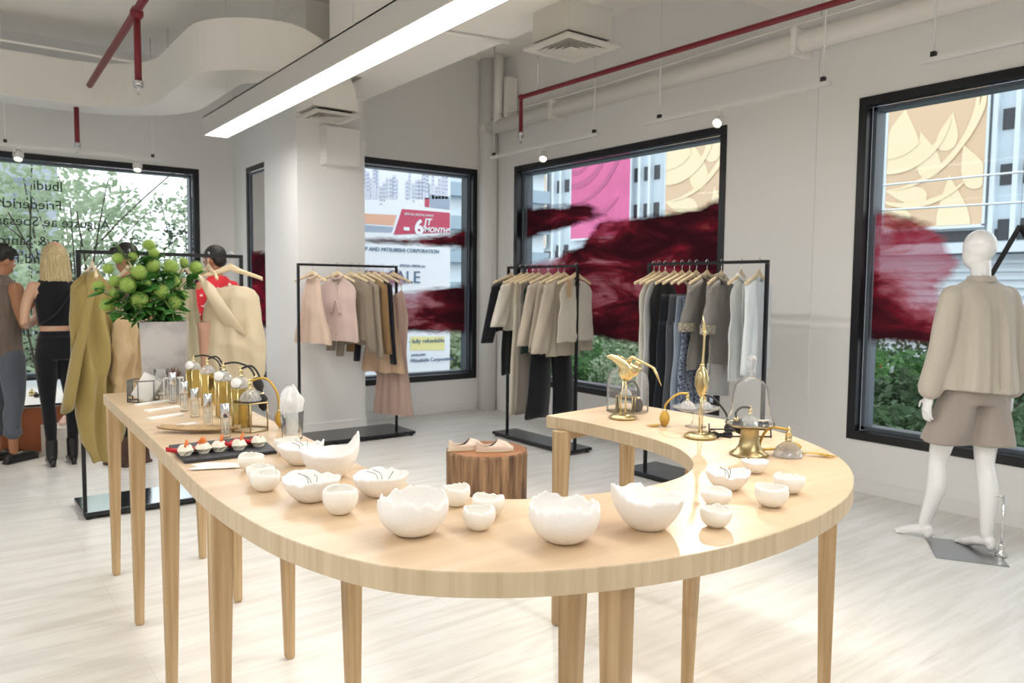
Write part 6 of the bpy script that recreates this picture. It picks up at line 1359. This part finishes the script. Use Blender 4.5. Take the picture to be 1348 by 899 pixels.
# ================================================================ right arm
def bird(px, py, rz, lab, up=False):
    p = T(px, py); r_ = thing('brass_bird', lab, 'figurine', (p.x, p.y, HT), rz, 'brass bird figurines')
    obj('base', MB().lathe([(.056, 0), (.060, .003), (.060, .009), (.055, .012), (.050, .014), (.049, .017), (.001, .017)], 40), M_brass, r_)
    if not up:
        for y in (-.015, .015): obj('leg', MB().tube([(y*.9, y, .016), (y*.8, y, .09), (y*.4+.005, y*.6, .165)], .0032, 8), M_gold, r_)
        mb = MB(); rings = []
        P = [((-.075, 0, .262), .003, .003), ((-.055, 0, .262), .012, .010), ((-.03, 0, .25), .020, .018), ((-.0, 0, .228), .034, .028), ((.025, 0, .208), .036, .030), ((.05, 0, .205), .026, .022), ((.075, 0, .212), .008, .006)]
        out = []
        for (c, ry, rz_) in P:
            out.append([V((c[0]+rz_*.5*sin(a)*0, c[1]+ry*.75*cos(a), c[2]+rz_*1.15*sin(a))) for a in [2*pi*q/20 for q in range(20)]])
        obj('body', mb.loft(out), M_gold, r_)
        obj('breast', MB().sphere((.012, 0, .205), (.036, .026, .045), 20, 14), M_gold, r_)
        obj('neck', MB().tube(spline([(.02, -.01, .245), (.03, -.02, .262), (.06, -.03, .25), (.11, -.035, .225), (.125, -.035, .212)], 6), [.011]*4+[.008]*6+[.0055]*10+[.0065]*5, 10), M_gold, r_)
        obj('beak', MB().tube([(.120, -.035, .216), (.132, -.037, .195), (.152, -.04, .145)], [.0068, .006, .0008], 10), M_gold, r_)
        obj('tail', MB().sphere((.058, .004, .222), (.018, .014, .026), 14, 10), M_brass, r_)
    else:
        for y in (-.02, .02): obj('leg', MB().tube([(.0, y*1.1, .016), (.0, y*.9, .10), (0, y*.4, .165)], .003, 8), M_gold, r_)
        obj('body', MB().lathe([(.003, .148), (.014, .165), (.024, .19), (.027, .215), (.021, .245), (.010, .262), (.007, .27)], 24), M_gold, r_)
        obj('wing', MB().sphere((-.01, -.015, .205), (.016, .014, .042), 14, 10), M_brass, r_)
        obj('neck', MB().tube(spline([(0, 0, .262), (.002, 0, .30), (.004, 0, .345), (.005, 0, .385)], 5), [.008, .0065, .006, .0055, .005, .005, .005, .0045, .0045, .0045, .0045, .0045, .0045, .0045, .0045, .006], 10), M_gold, r_)
        obj('head', MB().sphere((.005, 0, .39), (.0085, .0085, .013), 14, 10), M_gold, r_); obj('beak', MB().tube([(.004, 0, .398), (.001, 0, .43), (-.004, 0, .455)], [.0065, .0045, .0006], 10), M_gold, r_)
        obj('neck_ring', MB().lathe([(.0085, .265), (.0095, .269), (.0085, .273)], 16), M_brass, r_)
    return r_
bird(820, 551, -YAW, 'brass heron figurine bending down, long beak pointing to the right')
bird(922, 576, -YAW, 'brass heron figurine with neck and beak stretched straight up', True)
# cylinder cloche with atomizer
p = T(828, 543)+V((.02, .03, 0)); cl_ = thing('glass_cloche', 'clear cylindrical glass cloche with rounded shoulders behind the bending brass heron', 'cloche', (p.x, p.y, HT))
obj('glass', MB().lathe([(.092, 0), (.094, .003), (.093, .12), (.088, .16), (.072, .185), (.045, .198), (.001, .202)], 48), M_gl2, cl_)
hexframe(p+V((-.022, -.01, 0)), .042, .072, 'small brass and glass cage stand inside the cylindrical cloche', n=8, metal=M_brass)
atomizer(p+V((-.022, -.01, .075)), .026, 'crystal atomizer with black hose inside the cylindrical cloche', [(.03, -.015, .062), (.05, -.025, .03)], (.052, -.028, -.022), True)
# cake stand with two atomizers
p = T(921, 565)+V((.03, .045, 0)); cs = thing('glass_cake_stand', 'clear glass cake stand behind the upright brass heron', 'stand', (p.x, p.y, HT))
obj('foot', MB().lathe([(.040, 0), (.042, .003), (.02, .010), (.010, .03), (.014, .045), (.009, .055), (.02, .066)], 28), M_gl2, cs); obj('plate', MB().lathe([(.001, .064), (.06, .065), (.095, .078), (.097, .081), (.092, .081), (.058, .070), (.001, .069)], 48), M_gl2, cs)
a1 = cR.copy(); a1.z = 0; a1.normalize()
atomizer(p+V((0, 0, .071))-a1*.035, .031, 'crystal atomizer with gold hose at the left of the cake stand', [tuple(-a1*.04+V((0, 0, .060))), tuple(-a1*.085+V((0, 0, .02)))], tuple(-a1*.09+V((0, 0, -.015))-V((0, 0, 0))), False, tassel=(tuple(-a1*.092+V((.0, -.0, -.066))), tuple(-a1*.15+V((0, -.01, -.067)))))
atomizer(p+V((0, 0, .071))+a1*.042+V((0, .01, 0)), .028, 'crystal atomizer with black hose at the right of the cake stand', [tuple(-a1*.02+V((0, -.07, .050))), tuple(-a1*.01+V((0, -.115, .0)))], tuple(a1*.0+V((0, -.118, -.045))), True)
# brass pedestal, bell cloche, atomizer
p = T(992, 603)+V((.03, .04, 0)); HPED = .105
pd = thing('brass_pedestal', 'flared antique brass pedestal under the bell-shaped cloche', 'pedestal', (p.x, p.y, HT))
obj('column', MB().lathe([(.062, 0), (.064, .003), (.060, .008), (.045, .018), (.034, .035), (.030, .06), (.030, .085), (.034, .093)], 40), M_brass, pd); obj('dish', MB().lathe([(.034, .093), (.062, .097), (.072, .103), (.074, .106), (.070, .105), (.001, HPED-.003)], 44), M_brass, pd)
cb = thing('bell_cloche', 'clear bell-shaped glass cloche with knob on the brass pedestal', 'cloche', (p.x, p.y, HT+HPED))
obj('glass', MB().lathe([(.080, 0), (.081, .002), (.068, .03), (.060, .06), (.058, .10), (.053, .125), (.040, .142), (.022, .152), (.012, .158)], 48), M_gl2, cb)
obj('knob', MB().lathe([(.012, .156), (.010, .164), (.013, .170), (.007, .178), (.010, .192), (.016, .205), (.018, .214), (.014, .224), (.001, .228)], 24), M_cry, cb)
atomizer(p+V((0, 0, HPED)), .027, 'crystal atomizer with curled black hose under the bell cloche', [tuple(-a1*.030+V((0, 0, .054))), tuple(-a1*.048+V((0, 0, .035)))], tuple(-a1*.030+V((0, .015, .008))), True)
def bow(p, s_, lab, m, rz=0):
    r_ = thing('ribbon_bow', lab, 'bow', tuple(p), rz)
    for sd in (-1, 1):
        obj('loop', MB().loft([[V((sd*s_*x, s_*.25*w*cos(a), s_*(.18+.30*w*sin(a)))) for a in [2*pi*q/12 for q in range(12)]] for x, w in ((.05, .3), (.35, .8), (.7, 1), (.95, .7), (1.02, .2))]), m, r_)
        obj('ribbon_tail', MB().tube([(0, 0, s_*.16), (sd*s_*.35, -s_*.3, s_*.08), (sd*s_*.6, -s_*.65, .003)], [s_*.09, s_*.12, s_*.10], 4), m, r_)
    obj('knot', MB().sphere((0, 0, s_*.2), s_*.14, 10, 8), m, r_); return r_
bow(p+V((0, 0, HPED))+a1*.045+V((0, 0, 0)), .020, 'small black fabric bow under the bell cloche', M_btas, -.4)
bow(T(950, 577)+V((.02, .02, 0)), .045, 'large black ribbon bow lying on the table between heron and pedestal', M_btas, -.5)
# black wrought easel with card
p = T(985, 583)+V((.05, .09, 0)); es = thing('wrought_easel', 'low black wrought-iron easel behind the brass pedestal', 'easel', (p.x, p.y, HT), -YAW)
for z in (.004, .03): obj('rail', MB().tube([(-.10, 0, z), (.13, .0, z+.0)], .0028, 6), M_black, es)
for x in (-.10, .13): obj('upright', MB().tube([(x, 0, 0), (x, .01, .05)], .0028, 6), M_black, es)
for x, q in ((-.09, 1), (.02, -1)): obj('scroll', MB().tube([(x+.012*(1-t*.12)*cos(t)*q, 0, .018+.012*(1-t*.12)*sin(t)) for t in [i*.45 for i in range(16)]], .0016, 5), M_black, es)
tag(obj('name_card', MB().box((-.045, -.001, 0), (.045, .001, .035)), M_card, loc=tuple(p+a1*.07+V((0, 0, .034))+V((0, -.006, -.0)) ), rot=(.1, 0, -YAW)), 'small white card propped on the black easel', 'card')
# crystal atomizer with gold tassel at far right
p = T(1042, 603)+V((.01, .02, 0))
atomizer(p, .045, 'crystal atomizer with gold hose and tassel, farthest right on the table', [tuple(-a1*.05+V((0, .02, .09))), tuple(-a1*.05+V((0, .05, .02)))], tuple(a1*.03+V((0, .05, .02))), False, tassel=(tuple(a1*.07+V((0, .02, .010))), tuple(a1*.135+V((0, -.005, .004)))))
